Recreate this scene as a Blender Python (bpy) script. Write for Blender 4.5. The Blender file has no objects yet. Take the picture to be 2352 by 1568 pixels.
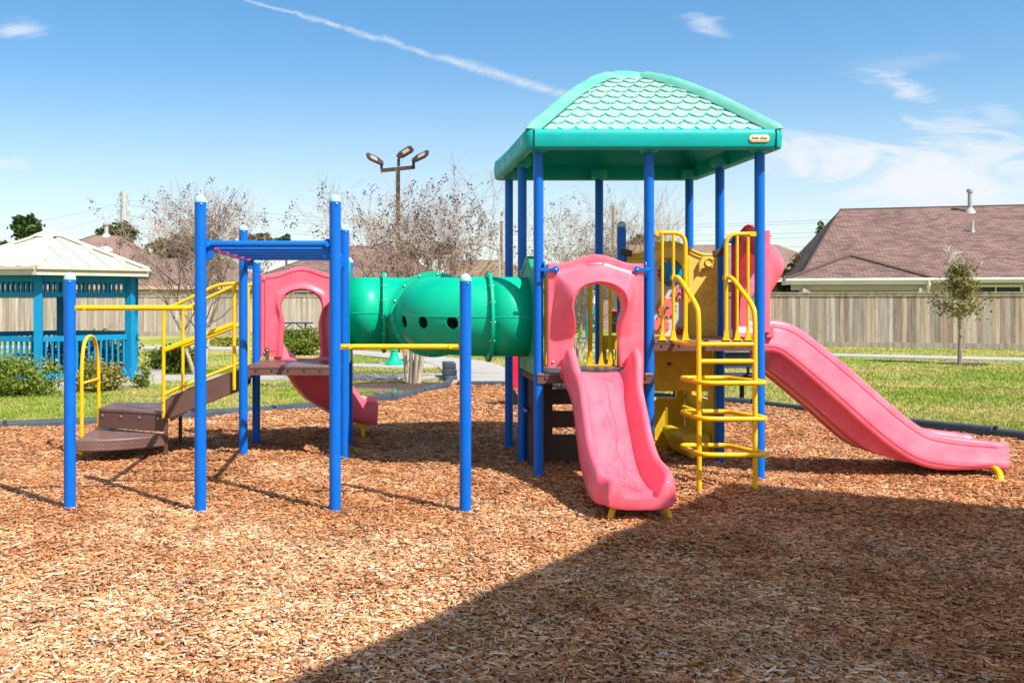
import bpy, bmesh, math, random
import numpy as np
from mathutils import Vector, Matrix, noise as mnoise

SC = bpy.context.scene
COL = SC.collection
R = math.radians
PI = math.pi
random.seed(7)

# ---------------------------------------------------------------- camera geometry
F, U0, V0, H = 2250.0, 870.0, 685.0, 1.65      # focal length and principal point on a 2352 px wide frame, eye height


def P(u, v, d):
    """point of the place seen at (u, v) on the frame and standing d metres away"""
    return Vector(((u - U0) / F * d, d, H - (v - V0) / F * d))


def G(u, v):
    """point of the ground seen at (u, v)"""
    d = F * H / (v - V0)
    return Vector(((u - U0) / F * d, d, 0))


# ---------------------------------------------------------------- mesh builder
class MB:
    def __init__(s):
        s.v, s.f, s.m, s.uv, s.mi = [], [], [], {}, 0
        s.col = []
        s.c = None

    def add(s, verts, faces, uvs=None):
        o = len(s.v)
        s.v += [tuple(p) for p in verts]
        if s.c is not None:
            s.col += [s.c] * len(verts)
        for k, f in enumerate(faces):
            if uvs is not None:
                s.uv[len(s.f)] = uvs[k]
            s.f.append([i + o for i in f])
            s.m.append(s.mi)
        return s

    def box(s, x0, x1, y0, y1, z0, z1):
        v = [(x, y, z) for z in (z0, z1) for y in (y0, y1) for x in (x0, x1)]
        f = [(0, 2, 3, 1), (4, 5, 7, 6), (0, 1, 5, 4), (2, 6, 7, 3), (0, 4, 6, 2), (1, 3, 7, 5)]
        return s.add(v, f)

    def beam(s, a, b, w, h, up=Vector((0, 0, 1))):
        a, b = Vector(a), Vector(b)
        t = (b - a).normalized()
        sd = t.cross(up)
        if sd.length < 1e-4:
            sd = Vector((1, 0, 0))
        sd.normalize()
        n = sd.cross(t)
        v = []
        for p in (a, b):
            for i, j in ((-1, -1), (1, -1), (1, 1), (-1, 1)):
                v.append(p + sd * (i * w / 2) + n * (j * h / 2))
        return s.add(v, [(3, 2, 1, 0), (4, 5, 6, 7), (0, 1, 5, 4), (1, 2, 6, 5), (2, 3, 7, 6), (3, 0, 4, 7)])

    def tube(s, pts, r, n=10, cap=True, flat=None, closed=False):
        pts = [Vector(p) for p in pts]
        k = len(pts)
        rr = r if isinstance(r, (list, tuple)) else [r] * k
        ts = []
        for i in range(k):
            if closed:
                t = pts[(i + 1) % k] - pts[i - 1]
            else:
                t = pts[min(i + 1, k - 1)] - pts[max(i - 1, 0)]
            ts.append(t.normalized())
        a = Vector((0, 0, 1)) if abs(ts[0].z) < .9 else Vector((1, 0, 0))
        nn = (a - ts[0] * a.dot(ts[0])).normalized()
        v = []
        for i in range(k):
            nn = (nn - ts[i] * nn.dot(ts[i])).normalized()
            b = ts[i].cross(nn)
            for j in range(n):
                q = 2 * PI * j / n
                v.append(pts[i] + nn * (rr[i] * math.cos(q)) + b * (rr[i] * math.sin(q)))
        f = []
        for i in range(k if closed else k - 1):
            i2 = (i + 1) % k
            for j in range(n):
                j2 = (j + 1) % n
                f.append((i * n + j, i2 * n + j, i2 * n + j2, i * n + j2)[::-1])
        if cap and not closed:
            f.append(list(range(n)))
            f.append([(k - 1) * n + j for j in range(n)][::-1])
        return s.add(v, f)

    def lathe(s, prof, c, n=20, axis=None):
        """profile [(r, h)] about an axis through c"""
        c = Vector(c)
        ax = Vector(axis).normalized() if axis is not None else Vector((0, 0, 1))
        e1 = ax.orthogonal().normalized() if axis is not None else Vector((1, 0, 0))
        e2 = ax.cross(e1)
        v, f = [], []
        for r_, h in prof:
            for j in range(n):
                q = 2 * PI * j / n
                v.append(c + ax * h + (e1 * math.cos(q) + e2 * math.sin(q)) * r_)
        for i in range(len(prof) - 1):
            for j in range(n):
                j2 = (j + 1) % n
                f.append((i * n + j, i * n + j2, (i + 1) * n + j2, (i + 1) * n + j))
        if prof[0][0] > 1e-5:
            f.append(list(range(n))[::-1])
        if prof[-1][0] > 1e-5:
            f.append([(len(prof) - 1) * n + j for j in range(n)])
        return s.add(v, f)

    def ball(s, c, r_, n=10, axis=None, half=False, k=6):
        a0 = 0 if half else -PI / 2
        pr = [(max(r_ * math.cos(a0 + (PI / 2 - a0) * i / k), 1e-6), r_ * math.sin(a0 + (PI / 2 - a0) * i / k)) for i in range(k + 1)]
        return s.lathe(pr, c, n, axis)

    def grid(s, rows, cu=False, cv=False, uv=None):
        a, b = len(rows), len(rows[0])
        v = [p for r_ in rows for p in r_]
        f, uvs = [], []
        for i in range(a if cu else a - 1):
            for j in range(b if cv else b - 1):
                i2, j2 = (i + 1) % a, (j + 1) % b
                f.append((i * b + j, i * b + j2, i2 * b + j2, i2 * b + j))
                if uv:
                    uvs.append([uv[i][j], uv[i][j2], uv[i2][j2], uv[i2][j]])
        return s.add(v, f, uvs if uv else None)

    def prism(s, poly, fn, t0, t1):
        """2-D outline poly; fn(a, b, t) -> point; thickness from t0 to t1"""
        n = len(poly)
        v = [fn(a, b, t0) for a, b in poly] + [fn(a, b, t1) for a, b in poly]
        f = [list(range(n))[::-1], list(range(n, 2 * n))]
        f += [(i, (i + 1) % n, n + (i + 1) % n, n + i) for i in range(n)]
        return s.add(v, f)

    def quad(s, a, b, c, d, uv=None):
        return s.add([a, b, c, d], [(0, 1, 2, 3)], [uv] if uv else None)

    def build(s, name, mats, parent=None, smooth=True, ang=35, bevel=0, seg=2, fix=True):
        me = bpy.data.meshes.new(name)
        me.from_pydata(s.v, [], s.f)
        if s.uv:
            l = me.uv_layers.new(name='UVMap')
            for k, p in enumerate(me.polygons):
                if k in s.uv:
                    for q, li in enumerate(p.loop_indices):
                        l.data[li].uv = s.uv[k][q]
        if s.col and len(s.col) == len(s.v):
            at = me.attributes.new('Col', 'FLOAT_COLOR', 'POINT')
            at.data.foreach_set('color', np.array([list(c) + [1.0] for c in s.col], dtype=np.float32).ravel())
        mats = mats if isinstance(mats, (list, tuple)) else [mats]
        for m in mats:
            me.materials.append(m)
        me.polygons.foreach_set('material_index', s.m)
        if fix:
            bm = bmesh.new()
            bm.from_mesh(me)
            bmesh.ops.recalc_face_normals(bm, faces=bm.faces)
            bm.to_mesh(me)
            bm.free()
        if smooth:
            me.polygons.foreach_set('use_smooth', [True] * len(me.polygons))
            me.set_sharp_from_angle(angle=R(ang))
        me.update()
        o = bpy.data.objects.new(name, me)
        COL.objects.link(o)
        if parent is not None:
            o.parent = parent
            if parent.type == 'EMPTY':
                o.location = -parent.location
        if bevel:
            md = o.modifiers.new('bevel', 'BEVEL')
            md.width, md.segments, md.limit_method, md.angle_limit = bevel, seg, 'ANGLE', R(40)
        return o


def thing(name, loc, label, cat, group=None):
    o = bpy.data.objects.new(name, None)
    o.empty_display_size = .2
    COL.objects.link(o)
    o.location = loc
    return tag(o, label, cat, group)


def tag(o, label=None, cat=None, group=None, kind=None):
    if label:
        o['label'] = label
    if cat:
        o['category'] = cat
    if group:
        o['group'] = group
    if kind:
        o['kind'] = kind
    return o


def cut(o, cutters):
    """subtract the cutter builders from a mesh object, for real openings"""
    tmp = []
    for mb in cutters:
        c = mb.build('cutter', o.data.materials[0])
        if o.parent is not None:
            c.matrix_world = Matrix.Identity(4)
        md = o.modifiers.new('cut', 'BOOLEAN')
        md.object, md.operation, md.solver = c, 'DIFFERENCE', 'EXACT'
        tmp.append(c)
    bpy.context.view_layer.update()
    dg = bpy.context.evaluated_depsgraph_get()
    me = bpy.data.meshes.new_from_object(o.evaluated_get(dg))
    o.modifiers.clear()
    o.data = me
    for c in tmp:
        bpy.data.objects.remove(c)
    me.polygons.foreach_set('use_smooth', [True] * len(me.polygons))
    me.set_sharp_from_angle(angle=R(35))
    return o


def rpath(pts, r, n=6):
    """polyline with rounded corners"""
    pts = [Vector(p) for p in pts]
    out = [pts[0]]
    for i in range(1, len(pts) - 1):
        a, b, c = pts[i - 1], pts[i], pts[i + 1]
        ra = min(r, (a - b).length * .49)
        rc = min(r, (c - b).length * .49)
        p0, p2 = b + (a - b).normalized() * ra, b + (c - b).normalized() * rc
        for k in range(n + 1):
            t = k / n
            out.append(p0 * (1 - t) ** 2 + b * (2 * t * (1 - t)) + p2 * t * t)
    out.append(pts[-1])
    return out


def catmull(pts, n=6):
    pts = [Vector(p) for p in pts]
    q = [pts[0] * 2 - pts[1]] + pts + [pts[-1] * 2 - pts[-2]]
    out = []
    for i in range(1, len(q) - 2):
        for k in range(n):
            t = k / n
            a, b, c, d = q[i - 1], q[i], q[i + 1], q[i + 2]
            out.append(.5 * ((2 * b) + (c - a) * t + (2 * a - 5 * b + 4 * c - d) * t * t + (3 * b - a - 3 * c + d) * t ** 3))
    out.append(pts[-1])
    return out


def lerp(a, b, t):
    return a + (b - a) * t


def interp(tab, x):
    if x <= tab[0][0]:
        return tab[0][1]
    for (x0, y0), (x1, y1) in zip(tab, tab[1:]):
        if x <= x1:
            t = (x - x0) / (x1 - x0)
            return y0 + (y1 - y0) * t
    return tab[-1][1]


def smooth(a, b, x):
    t = max(0.0, min(1.0, (x - a) / (b - a)))
    return t * t * (3 - 2 * t)


# ---------------------------------------------------------------- materials
class NT:
    def __init__(s, name):
        s.m = bpy.data.materials.new(name)
        s.m.use_nodes = True
        s.t = s.m.node_tree
        s.bsdf = s.t.nodes['Principled BSDF']

    def n(s, typ, props=None, **inp):
        nd = s.t.nodes.new(typ)
        for k, v in (props or {}).items():
            setattr(nd, k, v)
        for k, v in inp.items():
            s.set(nd, k, v)
        return nd

    def set(s, nd, k, v):
        key = int(k[1:]) if k[0] == 'i' and k[1:].isdigit() else k.replace('_', ' ')
        if hasattr(v, 'is_linked') and hasattr(v, 'links'):
            s.t.links.new(v, nd.inputs[key])
        else:
            nd.inputs[key].default_value = v

    def b(s, **inp):
        for k, v in inp.items():
            s.set(s.bsdf, k, v)
        return s

    def co(s, which='Object', scale=(1, 1, 1), rot=(0, 0, 0)):
        tc = s.n('ShaderNodeTexCoord')
        mp = s.n('ShaderNodeMapping', Vector=tc.outputs[which])
        mp.inputs['Scale'].default_value = scale
        mp.inputs['Rotation'].default_value = rot
        return mp.outputs[0]

    def noise(s, scale, co=None, detail=4, rough=.55, dist=0):
        nd = s.n('ShaderNodeTexNoise', Scale=scale, Detail=detail, Roughness=rough, Distortion=dist)
        s.t.links.new(co if co is not None else s.co(), nd.inputs['Vector'])
        return nd.outputs['Fac']

    def ramp(s, fac, stops):
        nd = s.n('ShaderNodeValToRGB', Fac=fac)
        e = nd.color_ramp.elements
        while len(e) < len(stops):
            e.new(.5)
        for q, (p, c) in zip(e, stops):
            q.position = p
            q.color = (c, c, c, 1) if isinstance(c, (int, float)) else tuple(c) + (1,)
        return nd.outputs[0]

    def mix(s, fac, a, b, mode='MIX'):
        nd = s.n('ShaderNodeMix', dict(data_type='RGBA', blend_type=mode))
        for k, v in ((0, fac), (6, a), (7, b)):
            if hasattr(v, 'links'):
                s.t.links.new(v, nd.inputs[k])
            else:
                nd.inputs[k].default_value = v if k == 0 else tuple(v) + (1,)
        return nd.outputs[2]

    def math(s, op, a, b=0.0):
        nd = s.n('ShaderNodeMath', dict(operation=op))
        for k, v in ((0, a), (1, b)):
            if hasattr(v, 'links'):
                s.t.links.new(v, nd.inputs[k])
            else:
                nd.inputs[k].default_value = v
        return nd.outputs[0]

    def bump(s, h, strength=.3, dist=.01):
        nd = s.n('ShaderNodeBump', Height=h, Strength=strength, Distance=dist)
        s.t.links.new(nd.outputs[0], s.bsdf.inputs['Normal'])
        return s


def plastic(name, col, rough=.35, fade=.12, pale=None, grain=.12, scale=6, spec=.25):
    """moulded plastic or powder coat, slightly weathered"""
    k = NT(name)
    c = k.co()
    f = k.ramp(k.noise(scale, c, 5), [(.35, 0.0), (.75, 1.0)])
    pale = pale or tuple(min(1, x * .8 + .12) for x in col)
    cc = k.mix(k.math('MULTIPLY', f, fade), col, pale)
    g = k.noise(420, c, 2)
    sc_ = k.ramp(k.noise(7, k.co(scale=(9, 9, 2.2), rot=(.5, .3, .2)), 5, .75), [(.66, 0.0), (.74, 1.0)])
    cc = k.mix(k.math('MULTIPLY', sc_, .22), cc, tuple(min(1, x * .7 + .22) for x in col))
    dirt = k.ramp(k.noise(2.3, c, 6, .7), [(.3, .86), (.62, 1.0)])
    cc = k.mix(1.0, cc, dirt, 'MULTIPLY')
    k.b(Base_Color=cc, Roughness=k.math('ADD', k.math('MULTIPLY', f, .16), rough))
    k.bsdf.inputs['Specular IOR Level'].default_value = spec
    k.bump(g, grain, .002)
    return k.m


M = {}
M['blue'] = plastic('blue_powder_coat', (.0, .135, .60), .28, .05, grain=.05)
M['cap'] = plastic('pale_teal_cap', (.38, .66, .68), .4)
M['green'] = plastic('green_plastic', (.0, .46, .27), .30, .08, (.03, .52, .36))
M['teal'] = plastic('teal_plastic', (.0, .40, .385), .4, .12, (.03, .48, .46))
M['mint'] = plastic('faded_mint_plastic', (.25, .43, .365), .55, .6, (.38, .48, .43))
M['rib'] = plastic('mint_rib_plastic', (.10, .40, .335), .5, .5, (.26, .46, .40))
M['groove'] = plastic('deep_teal_groove', (.0, .12, .11), .6, .0)
M['pinkline'] = plastic('deep_pink_groove', (.50, .02, .05), .5, .0)
M['palegreen'] = plastic('pale_green_plastic', (.02, .33, .20), .4, .2)
M['pink'] = plastic('pink_plastic', (.95, .125, .195), .28, .45, (.96, .24, .29), spec=.42)
M['red'] = plastic('red_plastic', (.75, .015, .04), .36, .1)
M['yellow'] = plastic('yellow_powder_coat', (.84, .50, .008), .30, .06, grain=.05)
M['yplastic'] = plastic('yellow_plastic', (.70, .46, .015), .38, .12)
M['cream'] = plastic('cream_yellow_plastic', (.70, .52, .10), .42, .15)
M['brown'] = plastic('brown_plastic', (.125, .062, .05), .5, .3, (.2, .12, .1), scale=3)
M['dkbrown'] = plastic('dark_brown_plastic', (.075, .045, .04), .55, .2)
M['black'] = plastic('black_plastic', (.012, .012, .014), .45, .05)
M['slot'] = plastic('slot_shade', (.02, .014, .012), .8, .0)
M['steel'] = plastic('bolt_steel', (.55, .55, .56), .3, .1)
M['steel'].node_tree.nodes['Principled BSDF'].inputs['Metallic'].default_value = .9
M['grey'] = plastic('grey_plastic_timber', (.045, .062, .085), .5, .35, (.13, .15, .17), scale=4)
M['navy'] = plastic('navy_coated_metal', (.012, .03, .10), .4, .1)
M['gazblue'] = plastic('gazebo_blue_paint', (.0, .23, .46), .45, .15, (.05, .32, .50), scale=3)
M['white'] = plastic('white_paint', (.72, .72, .70), .5, .1)
M['cloudy'] = plastic('clear_panel', (.55, .55, .52), .25, .1)
M['gazroof'] = plastic('beige_sheet_metal', (.62, .58, .48), .5, .4, (.55, .51, .43), scale=1.5)
M['gutter'] = plastic('beige_gutter', (.56, .52, .43), .45, .2, scale=2)
M['bronze'] = plastic('bronze_pole', (.055, .028, .02), .5, .2)
M['lens'] = plastic('lamp_lens', (.34, .31, .25), .3, .05)
M['beige'] = plastic('beige_siding', (.42, .365, .30), .7, .2, scale=1)
M['fascia'] = plastic('peach_fascia', (.56, .36, .28), .6, .2)
M['glass'] = plastic('window_glass', (.03, .035, .04), .08, .0)
M['galv'] = plastic('galvanised_pole', (.42, .43, .44), .5, .2, scale=.6)
M['wire'] = plastic('grey_wire', (.10, .12, .15), .6, .0)
M['woodpole'] = plastic('weathered_wood_pole', (.22, .17, .13), .8, .3)
M['tealbox'] = plastic('teal_box', (.0, .25, .24), .45, .1)


def deck_mat():
    k = NT('brown_deck_plastic')
    c = k.co(scale=(1, 1, 1))
    n1 = k.noise(3, c, 5, .6)
    cc = k.ramp(n1, [(.3, (.12, .06, .05)), (.7, (.19, .105, .09))])
    k.b(Base_Color=cc, Roughness=k.ramp(k.noise(2, c, 3), [(.4, .28), (.7, .5)]))
    vo = k.n('ShaderNodeTexVoronoi', Scale=26.0, Vector=c, Randomness=0.0)
    k.bump(k.ramp(vo.outputs['Distance'], [(.2, 1.0), (.4, 0.0)]), .5, .006)
    return k.m


M['deck'] = deck_mat()


def concrete_mat():
    k = NT('pale_concrete')
    c = k.co()
    n1, n2 = k.noise(.7, c, 7, .65), k.noise(30, c, 4)
    cc = k.mix(.5, k.ramp(n1, [(.3, (.30, .285, .26)), (.7, (.43, .41, .375))]), k.ramp(n2, [(.3, (.30, .285, .255)), (.7, (.45, .43, .39))]))
    k.b(Base_Color=cc, Roughness=.85)
    k.bump(n2, .3, .01)
    return k.m


M['concrete'] = concrete_mat()


def chip_mat(name, ground=False):
    k = NT(name)
    c = k.co()
    gp = k.n('ShaderNodeVectorMath', dict(operation='DISTANCE'), i0=k.co(scale=(.8, 1, 0)), i1=(-.9, 5.0, 0))     # a drier, paler area in the open left foreground
    dry = k.math('MULTIPLY', k.math('SUBTRACT', 2.4, gp.outputs['Value']), .10)
    patch = k.ramp(k.math('ADD', k.noise(.75, c, 5, .6), k.math('MAXIMUM', dry, -.08)), [(.40, 0.0), (.66, 1.0)])
    patch2 = k.ramp(k.noise(2.6, c, 4, .6), [(.35, .72), (.65, 1.12)])
    if ground:
        vo = k.n('ShaderNodeTexVoronoi', Scale=34.0, Vector=k.co(scale=(1, 2.2, 1)))
        base = k.mix(vo.outputs['Color'], (.13, .065, .03), (.52, .32, .18))
        k.bump(vo.outputs['Distance'], .8, .02)
    else:
        at = k.n('ShaderNodeAttribute', dict(attribute_name='Col'))
        base = at.outputs['Color']
        gr = k.noise(160, k.co(scale=(1, 1, 1)), 3)
        base = k.mix(1.0, base, k.ramp(gr, [(.3, .78), (.7, 1.12)]), 'MULTIPLY')
    tint = k.mix(patch, (.86, .66, .50), (1.14, 1.13, 1.12))
    cc = k.mix(1.0, k.mix(1.0, base, tint, 'MULTIPLY'), patch2, 'MULTIPLY')
    k.b(Base_Color=cc, Roughness=.85)
    k.bsdf.inputs['Specular IOR Level'].default_value = .25
    return k.m


M['chip'] = chip_mat('wood_chip')
M['chipbase'] = chip_mat('wood_chip_bed', True)


def grass_mat(name, attr=False):
    k = NT(name)
    c = k.co()
    n1 = k.noise(.33, c, 5, .6)
    n2 = k.noise(2.2, c, 5, .65)
    n3 = k.noise(60, c, 2)
    m = k.math('ADD', k.math('MULTIPLY', n1, .65), k.math('MULTIPLY', n2, .45))
    green = k.mix(n3, (.14, .21, .016), (.24, .32, .040))
    straw = k.mix(n3, (.34, .28, .085), (.52, .44, .18))
    cc = k.mix(k.ramp(m, [(.47, 0.0), (.66, 1.0)]), green, straw)
    if attr:
        at = k.n('ShaderNodeAttribute', dict(attribute_name='Col'))
        cc = k.mix(1.0, cc, at.outputs['Color'], 'MULTIPLY')
    k.b(Base_Color=cc, Roughness=.8)
    k.bsdf.inputs['Specular IOR Level'].default_value = .2
    if not attr:
        k.bump(k.noise(45, c, 3), .6, .03)
    return k.m


M['grass'] = grass_mat('lawn_soil')
M['blade'] = grass_mat('lawn_blade', True)


def plank_mat():
    k = NT('weathered_plank')
    at = k.n('ShaderNodeAttribute', dict(attribute_name='Col'))
    c = k.co(scale=(14, 14, .7))
    g = k.noise(1.6, c, 6, .7, .4)
    kn = k.n('ShaderNodeTexVoronoi', Scale=1.0, Vector=k.co(scale=(7, 7, 2.4)))
    knot = k.ramp(kn.outputs['Distance'], [(.05, .45), (.13, 1.0)])
    streak = k.ramp(k.noise(1.0, k.co(scale=(9, 9, .35)), 5, .7), [(.36, .62), (.56, 1.05)])
    cc = k.mix(1.0, at.outputs['Color'], k.ramp(g, [(.3, .72), (.7, 1.2)]), 'MULTIPLY')
    cc = k.mix(1.0, k.mix(1.0, cc, knot, 'MULTIPLY'), streak, 'MULTIPLY')
    k.b(Base_Color=cc, Roughness=.9)
    k.bump(g, .4, .004)
    return k.m


M['plank'] = plank_mat()


def shingle_mat(name, c1, c2):
    k = NT(name)
    tc = k.n('ShaderNodeTexCoord')
    uv = tc.outputs['UV']
    br = k.n('ShaderNodeTexBrick', dict(offset=.5, squash=1.0), Vector=uv, Scale=1.0, Mortar_Size=.012, Bias=-.1, Brick_Width=.34, Row_Height=.145)
    br.inputs['Color1'].default_value = c1 + (1,)
    br.inputs['Color2'].default_value = c2 + (1,)
    br.inputs['Mortar'].default_value = tuple(x * .45 for x in c2) + (1,)
    n1 = k.noise(.5, uv, 6, .65)
    n2 = k.noise(40, uv, 2)
    cc = k.mix(1.0, br.outputs['Color'], k.ramp(n1, [(.3, .80), (.7, 1.2)]), 'MULTIPLY')
    cc = k.mix(1.0, cc, k.ramp(n2, [(.3, .85), (.7, 1.15)]), 'MULTIPLY')
    k.b(Base_Color=cc, Roughness=.95)
    k.bump(br.outputs['Fac'], -.5, .02)
    return k.m


M['shingle'] = shingle_mat('brown_shingle', (.235, .140, .117), (.108, .064, .058))
M['shingle2'] = shingle_mat('tan_shingle', (.26, .17, .13), (.19, .125, .10))
M['shingle3'] = shingle_mat('olive_shingle', (.24, .165, .085), (.18, .125, .07))


def brick_mat():
    k = NT('red_brown_brick')
    br = k.n('ShaderNodeTexBrick', Vector=k.co(rot=(R(90), 0, 0)), Scale=1.0, Mortar_Size=.01, Brick_Width=.22, Row_Height=.075)
    br.inputs['Color1'].default_value = (.28, .13, .10, 1)
    br.inputs['Color2'].default_value = (.19, .09, .07, 1)
    br.inputs['Mortar'].default_value = (.42, .38, .33, 1)
    k.b(Base_Color=br.outputs['Color'], Roughness=.9)
    return k.m


M['brick'] = brick_mat()


def leaf_mat(name, c1, c2, c3):
    k = NT(name)
    at = k.n('ShaderNodeAttribute', dict(attribute_name='Col'))
    sp = k.n('ShaderNodeSeparateColor', Color=at.outputs['Color'])
    cc = k.ramp(sp.outputs[0], [(0.0, c1), (.55, c2), (1.0, c3)])
    k.b(Base_Color=cc, Roughness=.55)
    k.bsdf.inputs['Specular IOR Level'].default_value = .3
    tr = k.n('ShaderNodeBsdfTranslucent', Color=cc)
    mx = k.n('ShaderNodeMixShader', Fac=.25)
    k.t.links.new(k.bsdf.outputs[0], mx.inputs[1])
    k.t.links.new(tr.outputs[0], mx.inputs[2])
    k.t.links.new(mx.outputs[0], k.t.nodes['Material Output'].inputs['Surface'])
    return k.m


M['pine'] = leaf_mat('pine_needles', (.025, .055, .012), (.05, .10, .02), (.10, .16, .03))
M['bush'] = leaf_mat('bush_leaves', (.06, .11, .014), (.18, .24, .03), (.42, .42, .07))
M['bushred'] = leaf_mat('bush_leaves_rusty', (.08, .12, .015), (.26, .25, .04), (.50, .28, .08))
M['oak'] = leaf_mat('young_oak_leaves', (.10, .11, .03), (.21, .20, .055), (.38, .29, .08))
M['olive'] = leaf_mat('olive_foliage', (.07, .08, .03), (.13, .13, .05), (.21, .19, .08))
M['seed'] = leaf_mat('dry_seed_head', (.06, .055, .08), (.13, .09, .11), (.22, .13, .12))


def bark_mat(name, c1, c2, scale=8):
    k = NT(name)
    n = k.noise(scale, k.co(scale=(1, 1, .35)), 6, .65)
    k.b(Base_Color=k.ramp(n, [(.32, c1), (.66, c2)]), Roughness=.85)
    k.bump(n, .5, .02)
    return k.m


M['bark'] = bark_mat('pale_smooth_bark', (.34, .26, .18), (.60, .51, .39))
M['twig'] = bark_mat('grey_twig', (.20, .135, .095), (.42, .31, .225), 2)
M['darkbark'] = bark_mat('dark_bark', (.06, .045, .03), (.16, .12, .09))
M['oakbark'] = bark_mat('grey_oak_bark', (.13, .11, .085), (.36, .32, .27), 20)


def soil_mat():
    k = NT('dark_mulch')
    vo = k.n('ShaderNodeTexVoronoi', Scale=26.0, Vector=k.co(scale=(1, 2, 1)))
    k.b(Base_Color=k.mix(vo.outputs['Color'], (.025, .015, .01), (.13, .08, .05)), Roughness=.95)
    k.bump(vo.outputs['Distance'], .8, .03)
    return k.m


M['soil'] = soil_mat()


def water_mat():
    k = NT('puddle_water')
    n = k.noise(1.7, None, 4)
    k.b(Base_Color=k.ramp(n, [(.4, (.09, .08, .06)), (.6, (.20, .18, .14))]), Roughness=.04)
    return k.m


M['water'] = water_mat()
# ---------------------------------------------------------------- camera, sun, sky
cam = bpy.data.cameras.new('camera')
cam.sensor_width, cam.lens = 36.0, 36.0 * F / 2352
cam.shift_x, cam.shift_y = (1176 - U0) / 2352, -(784 - V0) / 2352
cam.clip_start, cam.clip_end = .1, 3000
co = bpy.data.objects.new('camera', cam)
co.location, co.rotation_euler = (0, 0, H), (R(90), 0, 0)
COL.objects.link(co)
SC.camera = co

ELEV = R(51.5)
S = Vector((.672 * math.cos(ELEV), -.74 * math.cos(ELEV), math.sin(ELEV))).normalized()
sun = bpy.data.lights.new('sun', 'SUN')
sun.energy, sun.angle, sun.color = 4.25, R(.5), (1.0, .94, .86)
so = bpy.data.objects.new('sun', sun)
so.rotation_euler = S.to_track_quat('Z', 'Y').to_euler()
so.location = (8, -9, 14)
COL.objects.link(so)

SC.view_settings.view_transform = 'Standard'
SC.view_settings.look = 'None'
SC.view_settings.exposure = .88
SC.view_settings.gamma = 1.0

w = bpy.data.worlds.new('World')
SC.world = w
w.use_nodes = True
T = w.node_tree
bg = T.nodes['Background']


def wn(typ, props=None, **inp):
    nd = T.nodes.new(typ)
    for k, v in (props or {}).items():
        setattr(nd, k, v)
    for k, v in inp.items():
        key = int(k[1:]) if k[0] == 'i' and k[1:].isdigit() else k
        if hasattr(v, 'links'):
            T.links.new(v, nd.inputs[key])
        else:
            nd.inputs[key].default_value = v
    return nd


def wm(op, a, b=0.0, clamp=False):
    return wn('ShaderNodeMath', dict(operation=op, use_clamp=clamp), i0=a, i1=b).outputs[0]


sky = wn('ShaderNodeTexSky', dict(sky_type='NISHITA', sun_disc=False, sun_elevation=ELEV, sun_rotation=math.atan2(S.x, S.y), altitude=0,
                                  air_density=1.0, dust_density=.35, ozone_density=1.6))
gm = wn('ShaderNodeGamma', Color=sky.outputs[0], Gamma=.85)     # the photograph's sky is evenly blue almost to the horizon
hs = wn('ShaderNodeHueSaturation', Saturation=1.44, Value=1.08, Color=gm.outputs[0])
tc = wn('ShaderNodeTexCoord')
sep = wn('ShaderNodeSeparateXYZ', i0=tc.outputs['Generated'])
yy = wm('MAXIMUM', sep.outputs[1], .02)
ca, ce = wm('DIVIDE', sep.outputs[0], yy), wm('DIVIDE', sep.outputs[2], yy)   # tangents of azimuth and elevation
uv = wn('ShaderNodeCombineXYZ', i0=ca, i1=ce).outputs[0]
front = wm('GREATER_THAN', sep.outputs[1], .03)


def wnoise(scale, sx, sy, rot, detail=7, rough=.6, dist=.6):
    mp = wn('ShaderNodeMapping', Vector=uv)
    mp.inputs['Rotation'].default_value = (0, 0, rot)
    mp.inputs['Scale'].default_value = (sx, sy, 1)
    return wn('ShaderNodeTexNoise', Scale=scale, Detail=detail, Roughness=rough, Distortion=dist, Vector=mp.outputs[0]).outputs['Fac']


def blob(u, v, ru, rv, rot, amount, noise, lo, hi):
    """one cloud: soft ellipse round a sky direction, broken up by noise"""
    c = Vector(((u - U0) / F, (V0 - v) / F, 0))
    sb = wn('ShaderNodeVectorMath', dict(operation='SUBTRACT'), i0=uv, i1=c).outputs[0]
    rt = wn('ShaderNodeVectorRotate', dict(rotation_type='Z_AXIS'), Vector=sb, Angle=-rot).outputs[0]
    sc = wn('ShaderNodeVectorMath', dict(operation='MULTIPLY'), i0=rt, i1=(F / ru, F / rv, 0)).outputs[0]
    ln = wn('ShaderNodeVectorMath', dict(operation='LENGTH'), i0=sc).outputs['Value']
    q = wm('ADD', wm('SUBTRACT', 1.0, ln), wm('MULTIPLY', wm('SUBTRACT', noise, .5), 3.2))
    mr = wn('ShaderNodeMapRange', dict(interpolation_type='SMOOTHSTEP'), i0=q, i1=lo, i2=hi, i3=0.0, i4=amount)
    return mr.outputs[0]


nz1 = wnoise(13, .45, 1.3, R(12), 9, .66, 1.2)
nz2 = wnoise(20, .35, 1.5, R(-28), 9, .66, 1.2)
nz3 = wnoise(7, .3, 1.6, R(3))
parts = [blob(2130, 400, 400, 135, R(-6), .95, nz1, -.15, .85),
         blob(2250, 350, 260, 90, R(-14), .8, nz2, .0, 1.0),
         blob(2090, 215, 180, 60, R(-24), .8, nz2, .15, 1.3),
         blob(2290, 265, 80, 50, R(-35), .42, nz2, .1, 1.2),
         blob(2060, 150, 230, 40, R(8), .2, nz1, .1, 1.2),
         blob(1630, 60, 70, 30, R(-25), .55, nz2, .1, 1.2),
         blob(30, 70, 130, 34, R(-4), .65, nz1, .1, 1.1),
         blob(10, 376, 110, 26, R(0), .6, nz1, .1, 1.1),
         blob(640, 500, 360, 70, R(0), .62, nz3, .0, 1.2),
         blob(150, 490, 300, 60, R(4), .42, nz3, .0, 1.2),
         blob(1950, 330, 170, 45, R(-12), .5, nz1, .1, 1.2)]
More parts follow.
